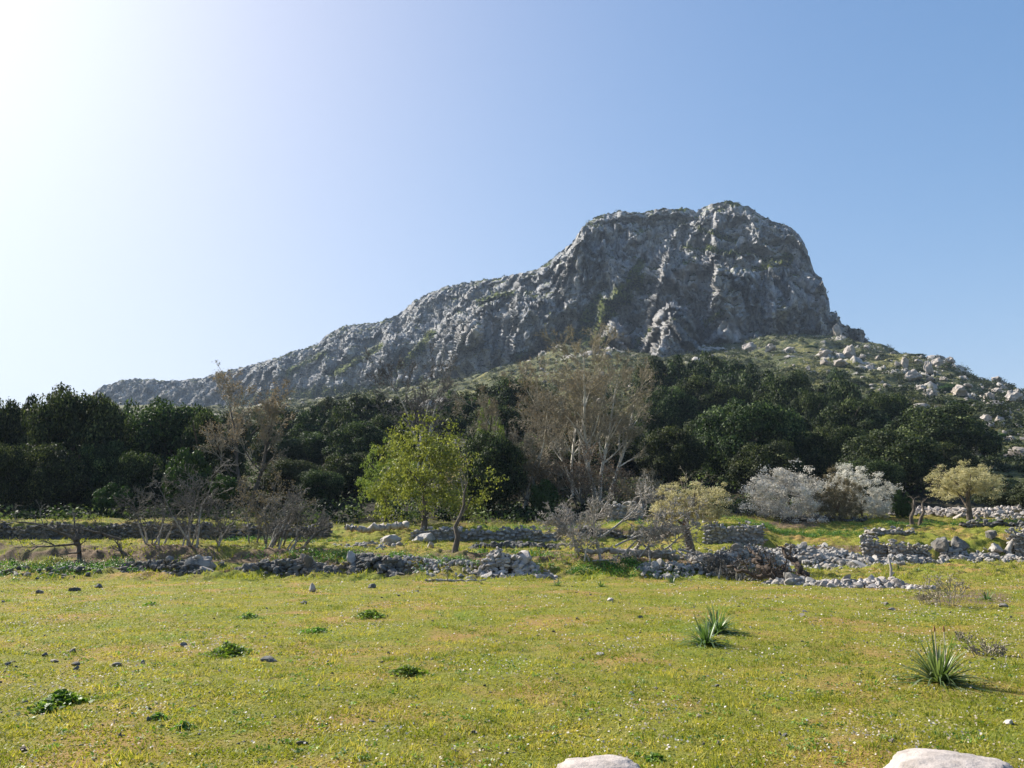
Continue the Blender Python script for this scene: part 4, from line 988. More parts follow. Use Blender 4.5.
# ------------------------------------------------------------------ dry stone work
def path_xy(pts): return np.array([ground_at(X, d)[:2] for X, d in pts])
def put_stones(a, rng, items):
    """items: x, y, height over ground, size, flat, tilt"""
    I = np.array(items); z = height(I[:, 0], I[:, 1])
    for (x, y, dz, s, fl, ti), zz in zip(items, z): add_stone(a, rng, (x, y, zz + dz), s, fl, ti)
def wall(name, pts, h, th, s, seed, mat, label, cat='stone wall', top=.13, h1=None, loose=.03):
    rng = np.random.default_rng(seed); P = path_xy(pts); a = Acc(); it = []
    L_ = np.concatenate([[0], np.cumsum(np.linalg.norm(np.diff(P, axis=0), axis=1))])
    z = 0
    while z < max(h, h1 or 0):
        rh = s * rng.uniform(.5, .85); u = rng.uniform(0, s)
        while u < L_[-1]:
            ss = s * rng.uniform(.45, 1.0)
            x, y = np.interp(u, L_, P[:, 0]), np.interp(u, L_, P[:, 1])
            hl = (h + ((h1 or h) - h) * u / L_[-1]) * (1 + .12 * math.sin(u * 1.7 + seed) + .08 * math.sin(u * 4.1)) - abs(rng.normal(0, top))
            i = np.clip(np.searchsorted(L_, u) - 1, 0, len(P) - 2); tv = P[i + 1] - P[i]; tv /= np.linalg.norm(tv); nv_ = np.array([-tv[1], tv[0]])
            if z + rh * .4 < hl:
                for sd_ in (-.5, .5) if th > s * .9 else (0,):
                    q = np.array([x, y]) + nv_ * sd_ * th + rng.normal(0, loose, 2)
                    it.append((q[0], q[1], z + rh * .5 + rng.normal(0, rh * .22), ss * .72, rng.uniform(.55, .9), .2))
            u += ss * rng.uniform(.85, 1.2)
        z += rh * .92
    put_stones(a, rng, it)
    uu = np.linspace(s * .3, L_[-1] - s * .3, 40); X_ = np.interp(uu, L_, P[:, 0]); Y_ = np.interp(uu, L_, P[:, 1]); hz = (h + ((h1 or h) - h) * uu / L_[-1]) * (1 + .12 * np.sin(uu * 1.7 + seed)) * .8 - s * .2
    dx_, dy_ = np.gradient(X_), np.gradient(Y_); ln_ = np.hypot(dx_, dy_); ox, oy = -dy_ / ln_ * th * .45, dx_ / ln_ * th * .45; gz = height(X_, Y_)
    Vv = np.stack([np.stack([X_ - ox, Y_ - oy, gz - .1], 1), np.stack([X_ - ox * .8, Y_ - oy * .8, gz + hz], 1), np.stack([X_ + ox * .8, Y_ + oy * .8, gz + hz], 1), np.stack([X_ + ox, Y_ + oy, gz - .1], 1)], 1).reshape(-1, 3)
    a.add(Vv, grid_faces(40, 4), tone=1.0)
    g = ground_at(*pts[len(pts) // 2]); o = a.build(name, M[mat], smooth=False, loc=g); tag(o, label, cat); return o
def rubble(name, pts, width, h, n, s, seed, mat, label, cat='stones', pw=1.0):
    rng = np.random.default_rng(seed); P = path_xy(pts); a = Acc(); it = []
    L_ = np.concatenate([[0], np.cumsum(np.linalg.norm(np.diff(P, axis=0), axis=1))])
    for k in range(int(n * 1.35)):
        u = rng.uniform(0, L_[-1]); x, y = np.interp(u, L_, P[:, 0]), np.interp(u, L_, P[:, 1])
        v_ = np.clip(rng.normal(0, .5), -1.2, 1.2); i = np.clip(np.searchsorted(L_, u) - 1, 0, len(P) - 2)
        tv = P[i + 1] - P[i]; tv /= np.linalg.norm(tv); q = np.array([x, y]) + np.array([-tv[1], tv[0]]) * v_ * width
        e = min(1, min(u, L_[-1] - u) / max(.25 * L_[-1], .01)) ** .5 if pw else 1
        z = h * max(0, 1 - abs(v_)) * e * (rng.random() ** .35) * (1 + .35 * math.sin(u * 1.3 + seed))
        it.append((q[0], q[1], z, s * float(np.exp(rng.normal(0, .42))) * .58, rng.uniform(.5, .85), .5))
    put_stones(a, rng, it)
    g = ground_at(*pts[len(pts) // 2]); o = a.build(name, M[mat], smooth=False, loc=g); tag(o, label, cat); return o

wall('stone_wall', [(-60, 44.6), (60, 44.6), (150, 44.7), (236, 44.8)], .95, .3, .24, 41, 'stonedark', 'long shaded dry stone wall along the back of the left terrace')  # dark stone colour stands in for the shade on this wall
wall('stone_wall', [(240, 45), (330, 44)], .75, .3, .24, 42, 'stonedark', 'low dark dry stone wall continuing right of the long shaded one')
wall('stone_wall', [(412, 42.4), (480, 42.3), (562, 42.4)], .6, .3, .26, 43, 'stone', 'low dry stone wall under the trunks of the lime green tree and the bluish oak')
wall('stone_wall', [(606, 48.5), (645, 48.5)], 1.0, .3, .28, 44, 'stone', 'shaded retaining wall below the brown thicket')
wall('stone_wall', [(578, 43), (700, 43.4)], .45, .3, .26, 45, 'stonedark', 'low dark wall line behind the fallen branches')
wall('stone_wall', [(704, 40), (735, 39.7), (764, 39.9)], 1.15, .35, .2, 46, 'stone', 'sunlit pale stone wall right of the yellowish tree', h1=1.1)
wall('stone_wall', [(782, 49.2), (868, 49)], .28, .25, .24, 47, 'stonedark', 'low dark kerb of stones in front of the white flowering bushes')
wall('stone_wall', [(860, 39.3), (887, 38.9)], 1.0, .5, .2, 48, 'stone', 'left half of the ruined stone enclosure, set back a little', cat='stone wall')
wall('stone_wall', [(887, 38.6), (905, 38.4), (928, 38.6)], 1.1, .5, .19, 49, 'stone', 'squarest pale stone wall block at the edge of the right hand field', h1=.7)
wall('stone_wall', [(862, 42), (915, 42)], .35, .4, .26, 50, 'stone', 'upper course of stones on top of the terrace behind the wall block')
wall('stone_wall', [(1012, 39.6), (1060, 39.8)], 1.15, .4, .17, 51, 'stone', 'neat shaded stone wall cut off by the right edge')
wall('stone_wall', [(960, 45.5), (1024, 45)], .36, .3, .3, 52, 'stonedark', 'low dark terrace wall under the pale yellow tree')
rubble('stone_heap', [(484, 27.6), (510, 27.3), (534, 27.7)], .55, .85, 560, .13, 53, 'stonepale', 'pyramid heap of pale stones at the middle of the bank', 'stone heap')
rubble('stone_heap', [(190, 27.6), (212, 27.6)], .4, .55, 170, .15, 54, 'stone', 'small heap of grey stones under the many-stemmed shrub', 'stone heap')
rubble('bank_rubble', [(128, 28.2), (165, 27.3), (210, 27.2)], .8, .25, 300, .12, 55, 'stonedark', 'loose dark stones spilling down the bank left of the small grey heap')
rubble('bank_rubble', [(246, 27.6), (290, 27.2), (338, 27.5)], .55, .28, 420, .15, 56, 'stonedark', 'mossy stones holding the bank under the wide wiry shrub')
rubble('bank_rubble', [(352, 28.2), (376, 27.5), (402, 27.8)], .7, .22, 300, .15, 57, 'stonedark', 'dark broken bank stones right of the pale round boulder')
rubble('bank_rubble', [(402, 28.2), (440, 28), (484, 27.5)], 1.0, .15, 240, .10, 58, 'stone', 'stones strewn on the bank under the slender crooked tree')
rubble('bank_rubble', [(480, 26.9), (555, 27.2)], .5, .06, 110, .13, 581, 'stonepale', 'small pale stones fallen at the foot of the pyramid heap')
rubble('bank_rubble', [(640, 27.6), (690, 27.5), (740, 27.6)], .7, .28, 330, .14, 59, 'stone', 'stones along the field edge below the upturned roots')
rubble('bank_rubble', [(690, 29.2), (730, 29.5), (775, 31)], 1.1, .6, 640, .14, 60, 'stone', 'bluish heap of rubble right of the yellowish tree trunk')
rubble('bank_rubble', [(770, 33), (820, 37), (868, 38)], 2.3, .55, 1600, .16, 61, 'stone', 'long grey band of rubble below the green terrace on the right')
rubble('bank_rubble', [(868, 37.7), (905, 37.3), (940, 37.8)], .5, .22, 220, .18, 62, 'stone', 'loose stones at the foot of the pale wall block')
rubble('bank_rubble', [(940, 39.3), (980, 39), (1040, 38.5)], .9, .3, 420, .16, 63, 'stone', 'stones tumbled down the terrace edge at the far right')
rubble('bank_rubble', [(905, 55), (935, 52), (965, 53)], 3.4, .32, 560, .19, 64, 'stonepale', 'pale scree left of the pale yellow tree', pw=0)
rubble('bank_rubble', [(965, 52), (1000, 53), (1040, 56)], 2.8, .34, 520, .19, 65, 'stonepale', 'pinkish scree behind the low dark terrace wall on the right', pw=0)
rubble('rubble_line', [(768, 24.6), (800, 24), (822, 23.4)], .45, .18, 160, .16, 66, 'stone', 'grey stones under the dark broken trunk')
rubble('rubble_line', [(818, 23.2), (850, 23), (880, 22.8), (904, 22.8)], .4, .26, 300, .13, 67, 'stonepale', 'pale pink line of stones running right to the upright post')
rubble('rubble_line', [(904, 22.3), (935, 22)], .3, .05, 50, .13, 68, 'stonepale', 'few flat stones in the grass right of the upright post')
rubble('bank_rubble', [(345, 34), (400, 36)], 2, .1, 70, .17, 69, 'stone', 'scattered stones on the terrace in front of the grey log')
rubble('bank_rubble', [(470, 34.5), (560, 35)], .5, .15, 150, .19, 70, 'stonedark', 'low broken row of stones along the terrace behind the pyramid heap')
rubble('bank_rubble', [(10, 27.5), (60, 27), (110, 27)], 1.2, .04, 70, .13, 71, 'stonedark', 'small stones half sunk in the left slope')
rubble('bank_rubble', [(650, 55), (680, 60)], 3, .8, 90, .5, 72, 'stone', 'boulders in the shade of the wood above the yellowish tree')

RK = {}
def boulder(name, X, Y, wpx, hpx, seed, mat, label, d=None, sub=4, cat='boulder', group=None, sink=.28, rough=.2, cuts=15):
    """a stone whose foot stands at photo x, y (or column x at depth d)"""
    b = ground_at(X, d) if d else hit(X, Y)
    if d is None: d = b[1]
    w_, h_ = wpx / F_PX * d, hpx / F_PX * d
    k = (seed % 7, sub, mat)
    if k not in RK:
        V, Fc = rock_shape(100 + seed % 7, sub, cuts, rough)
        me = mk(name, V, [Fc], M[mat], smooth=False, attrs={'tone': np.full(len(V), .1)}); COL.objects.unlink(me); RK[k] = me.data
    o = bpy.data.objects.new(name, RK[k]); COL.objects.link(o)
    o.scale = (w_ * .56, w_ * .5, h_ * .75); o.rotation_euler = (0, 0, seed * 1.3); o.location = (b[0], b[1], b[2] + h_ * (.5 - sink))
    tag(o, label, cat, group); return o
limb('fallen_tree', [(800, 579, 24.2), (776, 577, 24.3), (748, 574, 24.6), (728, 566, 25)], .10, .04, 37, 'deaddark', 'lowest dark limb along the front of the rubble, partly in shade', 'trunk', 9, .6)
limb('fallen_tree', [(770, 580, 24.8), (762, 566, 25.1), (758, 556, 25.6), (748, 549, 26)], .07, .03, 38, 'deaddark', 'dark forked limb rising through the brushwood', 'trunk', 8, .6)
boulder('boulder', 352, 571, 14, 15, 3, 'stonepale', 'pale round boulder lying on the middle of the left bank', d=28)
boulder('boulder', 391, 546, 24, 15, 4, 'stone', 'bluish rock under the right end of the grey log', d=38)
boulder('boulder', 425, 540, 26, 11, 5, 'stone', 'flat bluish rock left of the lime green tree trunk', d=41)
boulder('boulder', 940, 556, 23, 16, 1, 'stonedark', 'dark rock left one of the pair in the right terrace edge', d=39.6)
boulder('boulder', 958, 556, 22, 15, 2, 'stonedark', 'dark rock right one of the pair in the right terrace edge', d=39.8)
boulder('boulder', 972, 556, 14, 12, 0, 'stone', 'light slab-like rock leaning below the dark pair', d=39)
boulder('boulder', 996, 552, 17, 11, 3, 'stone', 'rounded rock beside the short crooked trunk', d=39.8)
boulder('boulder', 990, 540, 14, 11, 6, 'stonedark', 'dark lumpy rock above the tumbled stones at the far right', d=40.6)
boulder('boulder', 943, 562, 12, 4, 6, 'stonepale', 'flat white stone lying on the right hand field', sub=3)
boulder('boulder', 565, 521, 24, 14, 1, 'stonedark', 'dark rock in the shade right of the low dry stone wall', d=47)
FS = [(304, 604, 10, 4, 'stonedark', 'grey flat stone in the grass below the little stump'), (371, 588, 9, 5, 'stonedark', 'dark stone near the field edge under the bank'), (312, 592, 9, 8, 'deadwood', 'little pointed stump-like stone at the field edge'),
 (184, 646, 8, 4, 'stonedark', 'dark stone just left of the largest leafy weed patch'), (117, 666, 10, 4.5, 'stonedark', 'dark flat stone, rightmost of the left row'), (72.5, 652, 6, 4, 'stonedark', 'small dark stone, topmost of the left group'), (54, 662, 11, 3.5, 'stonedark', 'long flat grey stone in the left group'), (45, 656, 6.5, 4, 'stonedark', 'small grey stone just above the long flat one'), (77, 665, 8, 3.5, 'stonedark', 'bluish stone between the two flat stones of the left group'), (143, 664, 5, 4, 'stonedark', 'small grey stone right of the dark flat one'), (7, 665, 6, 3, 'stonedark', 'small stone by the left edge of the field'),
 (23, 751, 9, 5, 'deaddark', 'reddish brown clod low in the left corner'), (268, 661, 16, 5, 'stonedark', 'broken grey slab beside the largest leafy weed patch'), (611, 601, 9, 4, 'stonepale', 'pale flat stone alone in the middle of the field'), (39, 594, 9, 5, 'stonedark', 'bluish white stone at the foot of the left slope'), (73, 591, 11, 4, 'stonedark', 'flat grey stone at the foot of the left slope'), (98, 588, 8, 4, 'stonedark', 'light stone right of the flat one at the slope foot'),
 (601, 655, 9, 3, 'stonepale', 'pale thin stone in the middle of the right field'), (700, 719, 8, 5, 'stonedark', 'dark clod low in the field, centre right'), (1009, 724, 9, 5, 'stonepale', 'pale brown stone near the right edge'), (886, 605, 8, 4, 'stonedark', 'dark stone below the pale pink line of stones'), (892, 610, 9, 3, 'stonedark', 'dark flat stone under the pale pink line of stones'), (1005, 607, 9, 4, 'stonedark', 'dark stone near the dry stalks at the right edge')]
for i, (X, Y, w_, h_, mt, lb) in enumerate(FS):
    boulder('field_stone', X, Y, w_ * 1.1, h_ * 1.05, i, mt, lb, sub=3, cat='stone', group='stones lying in the field', sink=.2)
# big pale slabs by the photographer
for X, d, w_, h_, sd_, lb in ((599, 5.62, .29, .19, 201, 'smooth pale rock at the bottom of the photo, left of the other'), (948, 5.55, .42, .23, 202, 'smooth pale rock at the bottom right of the photo, the wider of the two')):
    V, Fc = ICO[5]; V = V.copy(); n_ = fbm(V * 1.3 + sd_, 4, sd_); V = V * (1 + .34 * n_[:, None]); V += .035 * fbm(V * 6, 4, 3)[:, None] * V; V[:, 2] -= .6 * np.clip(V[:, 2] - .62, 0, 1)
    x_ = (X - 512) / 803 * (d * .984 - .25)
    o = mk('pale_rock', V * [w_, w_ * .8, h_], [Fc], M['slab'] if 'slab' in M else M['stonepale'], attrs={'tone': np.zeros(len(V))}); o.location = (x_, d, H(x_, d) - .03); tag(o, lb, 'rock')

# ------------------------------------------------------------------ boulders of the right hand slope
HB = [(849, 357, 17, 14, 'pale pointed boulder standing out of the scrub on the slope'), (826, 357, 16, 9, 'grey boulder left of the pale pointed one'), (840, 366, 20, 9, 'grey rock face just under the pale pointed boulder'), (808, 370, 9, 4, 'small pale rock lowest left on the slope'), (790, 353, 18, 8, 'grey outcrop near the cliff foot'), (862, 360, 9, 6, 'low grey rock right of the pale pointed boulder'), (878, 360, 8, 5, 'small round rock mid slope'), (868, 350, 9, 5, 'small rock near the top of the slope'),
 (905, 367, 9, 13, 'upright pale boulder, left of the tooth-shaped one'), (897, 366, 7, 6, 'low rock leaning on the upright pale boulder'), (930, 375, 10, 16, 'tooth-shaped pale boulder on the slope'), (931, 382, 14, 7, 'broad base rock under the tooth-shaped boulder'), (915, 380, 22, 10, 'rough patch of pale rocks left of the tooth-shaped boulder'), (921, 390, 12, 6, 'low white rock below the rough pale patch'), (930, 398, 15, 10, 'pale blocky boulder above the dark end of the wood'), (918, 364, 10, 6, 'pale rock above the tooth-shaped boulder'), (938, 366, 14, 10, 'ribbed pale rock right below the skyline'),
 (926, 352, 12, 8, 'lumpy pale rocks on the skyline'), (907, 350, 16, 6, 'flat pale rocks on the skyline, further left'), (950, 363, 10, 6, 'small rock on the skyline right of the lumpy ones'), (975, 377, 17, 17, 'leaning slab-like boulder on the skyline near the right edge'), (987, 378, 11, 10, 'boulder just right of the leaning skyline slab'), (997, 382, 12, 7, 'dark rock where the skyline drops'), (959, 395, 19, 13, 'big grey rounded boulder beside the dark bush'), (989, 401, 16, 10, 'broad pale boulder in the right edge group, lower left'), (998, 393, 14, 7, 'white ledge rock above the broad pale boulder'), (1012, 404, 20, 13, 'large pale boulder at the right edge'), (1017, 394, 9, 6, 'small pale rock above the large right edge boulder'), (969, 387, 12, 4, 'flat white rock right of the big grey boulder'), (986, 421, 12, 8, 'pale rock, upper one of the low group at the right'), (1000, 424, 14, 10, 'grey sloping rock in the low group at the right'), (992, 428, 10, 7, 'white rock in the middle of the low group'), (985, 436, 13, 11, 'grey knobbly boulder, lowest of the low group'), (1011, 416, 9, 5, 'small pale rock above the low group'), (1011, 440, 10, 5, 'white rock at the right edge, lowest of all'), (596, 353, 10, 10, 'pale pinnacle at the foot of the left buttress'), (607, 358, 10, 7, 'small pale crag beside the pinnacle'), (750, 352, 18, 12, 'dark crag at the corner where cliff and slope meet'), (770, 352, 12, 9, 'grey crag right of the dark corner crag'), (852, 338, 12, 10, 'rock knob on the skyline right of the cliff'), (837, 336, 10, 12, 'block standing against the right end of the cliff'), (944, 381, 9, 5, 'small rock between the tooth-shaped boulder and the dark bush')]
for i, (X, Y, w_, h_, lb) in enumerate(HB):
    b = hit(X, Y, 90, 600)
    boulder('hillside_boulder', X, Y, w_ * .95, h_ * 1.0, i * 3 + 1, 'boulder', lb, d=b[1], sub=4, cat='boulder', group='limestone boulders on the right slope', rough=.4, cuts=14, sink=.15)

# ------------------------------------------------------------------ small plants
def straps(n, Ln, wd, seed, parent, mat='asph', droop=1.0, name='leaves'):
    rng = np.random.default_rng(seed); a = Acc(); t = np.linspace(0, 1, 8)
    for k in range(n):
        an = rng.uniform(0, 6.28); el = rng.uniform(.15, 1.35); l = Ln * rng.uniform(.65, 1.1); dr = droop * rng.uniform(.3, 1.15) * (1.6 - el)
        out = np.array([math.cos(an), math.sin(an), 0]); side = np.array([-math.sin(an), math.cos(an), 0])
        c = out * (np.cos(el) * t * l + .03)[:, None] + np.array([0, 0, 1]) * (np.sin(el) * t * l - dr * l * t ** 2.4 * .7)[:, None]
        c[:, 2] = np.maximum(c[:, 2], .012)
        w_ = wd * (1 - t ** 2.5) * rng.uniform(.8, 1.2) + .001
        V = np.empty((8, 3, 3)); V[:, 0] = c - side * w_[:, None]; V[:, 1] = c - np.array([0, 0, 1]) * (w_ * .5)[:, None]; V[:, 2] = c + side * w_[:, None]
        a.add(V.reshape(-1, 3), grid_faces(8, 3), tone=np.clip(rng.uniform(.1, .8) + .35 * np.repeat(t, 3) - .1, 0, 1))
    return a.build(name, M[mat], parent)
def asphodel(X, Y, n, Ln, seed, label, stalks=0, wd=.011):
    b = hit(X, Y); t = empty('asphodel_plant', tuple(b)); tag(t, label, 'plant', 'asphodel clumps')
    straps(n, Ln, wd, seed, t); rng = np.random.default_rng(seed)
    for k in range(stalks):
        x = rng.uniform(-.08, .08); a = Acc(); a.add(*tube(np.array([[x, 0, 0], [x * 1.3, 0, Ln * .5], [x * 1.4, 0, Ln * .85]]), [.007, .006, .004], 6)); o = a.build('stalk', M['twig'], t)
        V, Fc = ICO[2]; mk('seed_head', V * [.010, .010, .035] + [x * 1.4, 0, Ln * .88], [Fc], M['rust'], o)
    return t
asphodel(939, 683, 150, .62, 1, 'spiky green asphodel clump with two orange stalks in the lower right', 2)
asphodel(717, 633, 130, .55, 2, 'dense dark spiky clump, the rear one of the pair in the right centre')
asphodel(706, 645, 90, .52, 3, 'open spiky clump with pale leaves, the front one of the pair')
for X, Y, Ln, lb in ((557, 586, .32, 'tiny green tuft at the field edge below the centre'), (601, 587, .26, 'tiny green tuft right of the first one under the dead branches'), (672, 583, .3, 'small bluish green tuft in front of the stones under the roots'), (899, 569, .34, 'small dark tuft in the right hand field by the wall block'), (918, 571, .26, 'smaller tuft right of the dark one by the wall block'), (987, 600, .3, 'bluish green tuft beside the dry stalks')):
    asphodel(X, Y, 34, Ln, int(X), lb)
def weed(X, Y, wpx, hgt, n, seed, label, leaf=.05, mat='weed', ell=.5):
    b = hit(X, Y); w_ = wpx / F_PX * b[1]; rng = np.random.default_rng(seed)
    P = np.stack([rng.normal(0, .27, n) * w_, rng.normal(0, .27 * ell * 2, n) * w_, np.zeros(n)], 1)
    r2 = (P[:, 0] / w_) ** 2 + (P[:, 1] / w_) ** 2
    P[:, 2] = hgt * np.exp(-r2 * 5) * rng.random(n) ** .6 * (1 + .5 * vnoise(P * 9, seed)) + .008
    Nn = np.zeros((n, 3)); Nn[:, 2] = 1
    V, Fc = leaf_quads(P, Nn, leaf, rng, .6, .55); sg = [(P[i, 0] * .8, P[i, 1] * .8, 0, *P[i], .002, .0015) for i in range(0, n, 3)]
    t = empty('leafy_weed', tuple(b)); tag(t, label, 'weed', 'leafy weed patches')
    a = Acc(); a.add(V, Fc, tone=np.repeat(rng.random(n), 4)); a.add(*prisms(sg, 3), tone=.3); a.build('foliage', M[mat], t)
weed(230, 654, 36, .13, 700, 1, 'largest dark green leafy weed patch, in the left half of the field')
weed(62, 704, 34, .11, 420, 2, 'yellow-green weed patch in the lower left of the field', .06)
weed(44, 712, 22, .06, 130, 3, 'sparse weed tuft just left below the yellow-green patch', .055)
weed(407, 674, 28, .09, 380, 4, 'green weed patch left of the photo centre, nearest one', .045)
weed(370, 617, 26, .12, 350, 5, 'green weed patch further back toward the field edge', .06)
weed(316, 632, 20, .07, 180, 6, 'faint low weed patch between the two larger ones', .05)
weed(249, 618, 20, .08, 180, 7, 'small weed patch above the largest one', .055)
weed(158, 719, 12, .05, 110, 8, 'little grey-green weed in the lower left', .035); weed(184, 729, 16, .05, 140, 9, 'low grey-green weed right below the little one', .035)
weed(152, 605, 14, .06, 90, 10, 'small weed near the foot of the left slope', .05); weed(655, 761, 16, .04, 110, 11, 'low rosette weed right of the left pale rock', .04)
ST = [dict(n=4, wig=.12, kids=6, ang=35, ratio=.55, **{'from': .2}), dict(n=3, wig=.2, kids=4, ang=40, ratio=.5, rmin=.003), dict(n=3, wig=.2, kids=0, ang=0, ratio=0)]
for X, Y, w_, h_, nst, lb in ((950, 606, 46, 34, 26, 'tall dry stalks and brown stems standing beside the rubble line'), (925, 604, 26, 16, 16, 'low brown dry tuft left of the tall dry stalks'), (985, 655, 60, 20, 30, 'purplish dry weed patch near the right edge'), (963, 640, 30, 14, 14, 'sparse dry stems left of the purplish patch')):
    b = hit(X, Y); thicket('dry_weed', X, b[1], w_, h_, max(nst // 2, 7), int(X), ('twig', 'twig'), lb, 'dry weed', .003, None, ST, thick=.5, group='dry weeds')

# ------------------------------------------------------------------ uncountable small stuff
def scatter_ground(n, d0, d1, seed, umax=.74, p=1.0):
    rng = np.random.default_rng(seed); u = rng.uniform(-umax, umax, n)
    d = d0 * (d1 / d0) ** rng.random(n) if p == 1 else rng.uniform(d0, d1, n)
    x = u * d; return rng, np.stack([x, d, height(x, d)], 1)
# grass blades of the grazed turf
rng, P = scatter_ground(480000, 4.4, 27, 301, 1.15)
keep = rng.random(len(P)) < sstep(-.5, .35, fbm(P * 1.4, 3, 302)) * .8 + .2; P = P[keep]; n = len(P)
hgt = rng.uniform(.005, .015, n) * (1 + P[:, 1] * .045) * (1 + .7 * sstep(.1, .6, vnoise(P * .8, 303))); wd = rng.uniform(.003, .007, n) * (1 + P[:, 1] * .08)
an = rng.uniform(0, 6.28, n); sx = np.stack([np.cos(an), np.sin(an), 0 * an], 1); ln = rng.normal(0, 1.1, (n, 2))
V = np.empty((n, 3, 3)); V[:, 0] = P - sx * wd[:, None]; V[:, 1] = P + sx * wd[:, None]; V[:, 2] = P + np.stack([ln[:, 0] * hgt, ln[:, 1] * hgt, hgt], 1)
tone = np.clip(.45 + .75 * fbm(P * .6, 4, 304) + rng.normal(0, .16, n), 0, 1)
o = mk('grass', V.reshape(-1, 3), [np.arange(n * 3).reshape(n, 3)], M['grass'], attrs={'tone': np.repeat(tone, 3)}); tag(o, 'short grazed yellow-green grass of the field', 'grass', kind='stuff')
# longer grass on banks and terraces
rng, P = scatter_ground(180000, 25.5, 55, 305, 1.0, 0)
keep = rng.random(len(P)) < sstep(-.25, .35, fbm(P * .9, 3, 306)); P = P[keep]; n = len(P)
hgt = rng.uniform(.03, .13, n) * (1 + 1.0 * sstep(0, .5, vnoise(P * .6, 303))); wd = rng.uniform(.008, .02, n); an = rng.uniform(0, 6.28, n); sx = np.stack([np.cos(an), np.sin(an), 0 * an], 1); ln = rng.normal(0, .5, (n, 2))
V = np.empty((n, 3, 3)); V[:, 0] = P - sx * wd[:, None]; V[:, 1] = P + sx * wd[:, None]; V[:, 2] = P + np.stack([ln[:, 0] * hgt, ln[:, 1] * hgt, hgt], 1)
o = mk('bank_grass', V.reshape(-1, 3), [np.arange(n * 3).reshape(n, 3)], M['grass'], attrs={'tone': np.repeat(np.clip(rng.normal(.3, .2, n), 0, 1), 3)}); tag(o, 'longer rough grass on the banks and terraces', 'grass', kind='stuff')
# daisies and pale dry litter
rng, P = scatter_ground(76000, 4.4, 40, 307, 1.1)
keep = rng.random(len(P)) < .12 + .88 * sstep(.0, .5, fbm(P * .55, 3, 308) + .22 * sstep(-2, 8, P[:, 0])); P = P[keep]; n = len(P); P[:, 2] += rng.uniform(.008, .03, n)
V, Fc = leaf_quads(P, np.tile([0, -.2, 1.], (n, 1)), 0.0125, rng, .9, .5); s_ = np.repeat(1 + P[:, 1:2] * .09, 4, 0); V = np.repeat(P, 4, 0) + (V - np.repeat(P, 4, 0)) * s_
o = mk('daisies', V, [Fc], M['litter'], attrs={'tone': np.repeat(rng.random(n), 4)}); tag(o, 'tiny white flowers and pale dry litter in the turf', 'flowers', kind='stuff')
# small clods and pebbles
rng, P = scatter_ground(3600, 4.6, 40, 309, 1.1); a = Acc()
for q in P: add_stone(a, rng, q, float(np.exp(rng.normal(-4.75, .5))) * (1 + q[1] * .05), .5, .6)
o = a.build('pebbles', M['stonedark'], smooth=False); tag(o, 'small pebbles and clods in the turf', 'pebbles', kind='stuff')
# taller tufts and dry clumps standing out of the turf
rng, P = scatter_ground(1300, 5, 27, 312, 1.1)
for _X, _d, _r in ((.60, 5.45, .34), (3.02, 5.4, .5)):
    _a = rng.uniform(0, 6.28, 60); P = np.concatenate([P, np.stack([_X + np.cos(_a) * _r * rng.uniform(.9, 1.15, 60), _d + np.sin(_a) * _r * .85, 0 * _a], 1)])
P[:, 2] = height(P[:, 0], P[:, 1]); n = len(P); per = 46; Q = np.repeat(P, per, 0); sz = np.repeat(rng.uniform(.03, .11, n), per)[:, None]
Q = Q + rng.normal(0, 1, (n * per, 3)) * sz * [1.2, 1.2, 0]; m_ = len(Q); hg = rng.uniform(.02, .07, m_) * (sz[:, 0] / .07 * .6 + .4); an = rng.uniform(0, 6.28, m_); sx = np.stack([np.cos(an), np.sin(an), 0 * an], 1) * .005
V = np.empty((m_, 3, 3)); V[:, 0] = Q - sx; V[:, 1] = Q + sx; V[:, 2] = Q + np.stack([rng.normal(0, .6, m_) * hg, rng.normal(0, .6, m_) * hg, hg], 1)
o = mk('turf_tufts', V.reshape(-1, 3), [np.arange(m_ * 3).reshape(m_, 3)], M['grass'], attrs={'tone': np.repeat(np.clip(np.repeat(rng.choice([0, .1, .7, .85], n), per) + rng.normal(0, .1, m_), 0, 1), 3)}); tag(o, 'scattered taller grass tufts and dry clumps in the turf', 'grass', kind='stuff')
# little rosettes
rng, P = scatter_ground(2200, 4.6, 27, 310, 1.1); Q = np.repeat(P, 14, 0) + rng.normal(0, 1, (len(P) * 14, 3)) * [.03, .03, .0]; Q[:, 2] += rng.uniform(.005, .03, len(Q))
V, Fc = leaf_quads(Q, np.tile([0, 0, 1.], (len(Q), 1)), .026, rng, .6, .6)
o = mk('small_weeds', V, [Fc], M['weed'], attrs={'tone': np.repeat(np.repeat(rng.random(len(P)), 14), 4)}); tag(o, 'low leafy rosettes scattered through the turf', 'weeds', kind='stuff')
# bank herbs: nettles and brambles at the wall feet
rng = np.random.default_rng(320); hb = []
for X, d, w_, n in ((95, 28, 3.4, 50), (20, 28, 2.4, 36), (45, 27, 2, 20), (330, 29, 3, 60), (430, 28.5, 3, 60), (260, 44, 3, 40), (215, 44.4, 1, 14), (300, 40, 3, 50), (500, 46, 5, 60), (600, 27.8, 2.6, 60), (650, 27.9, 2, 30), (780, 44, 3, 60), (830, 44, 3, 50), (690, 46, 6, 60), (965, 47, 5, 60), (880, 47, 3, 50), (560, 30, 3, 40)):
    g = ground_at(X, d); hb.append(np.stack([g[0] + rng.normal(0, w_ * .5, n), g[1] + rng.normal(0, .5, n)], 1))
hb = np.concatenate(hb); Q = np.repeat(hb, 60, 0) + rng.normal(0, .13, (len(hb) * 60, 2)); z = height(Q[:, 0], Q[:, 1]) + np.abs(rng.normal(0, .09, len(Q))); Q = np.stack([Q[:, 0], Q[:, 1], z], 1)
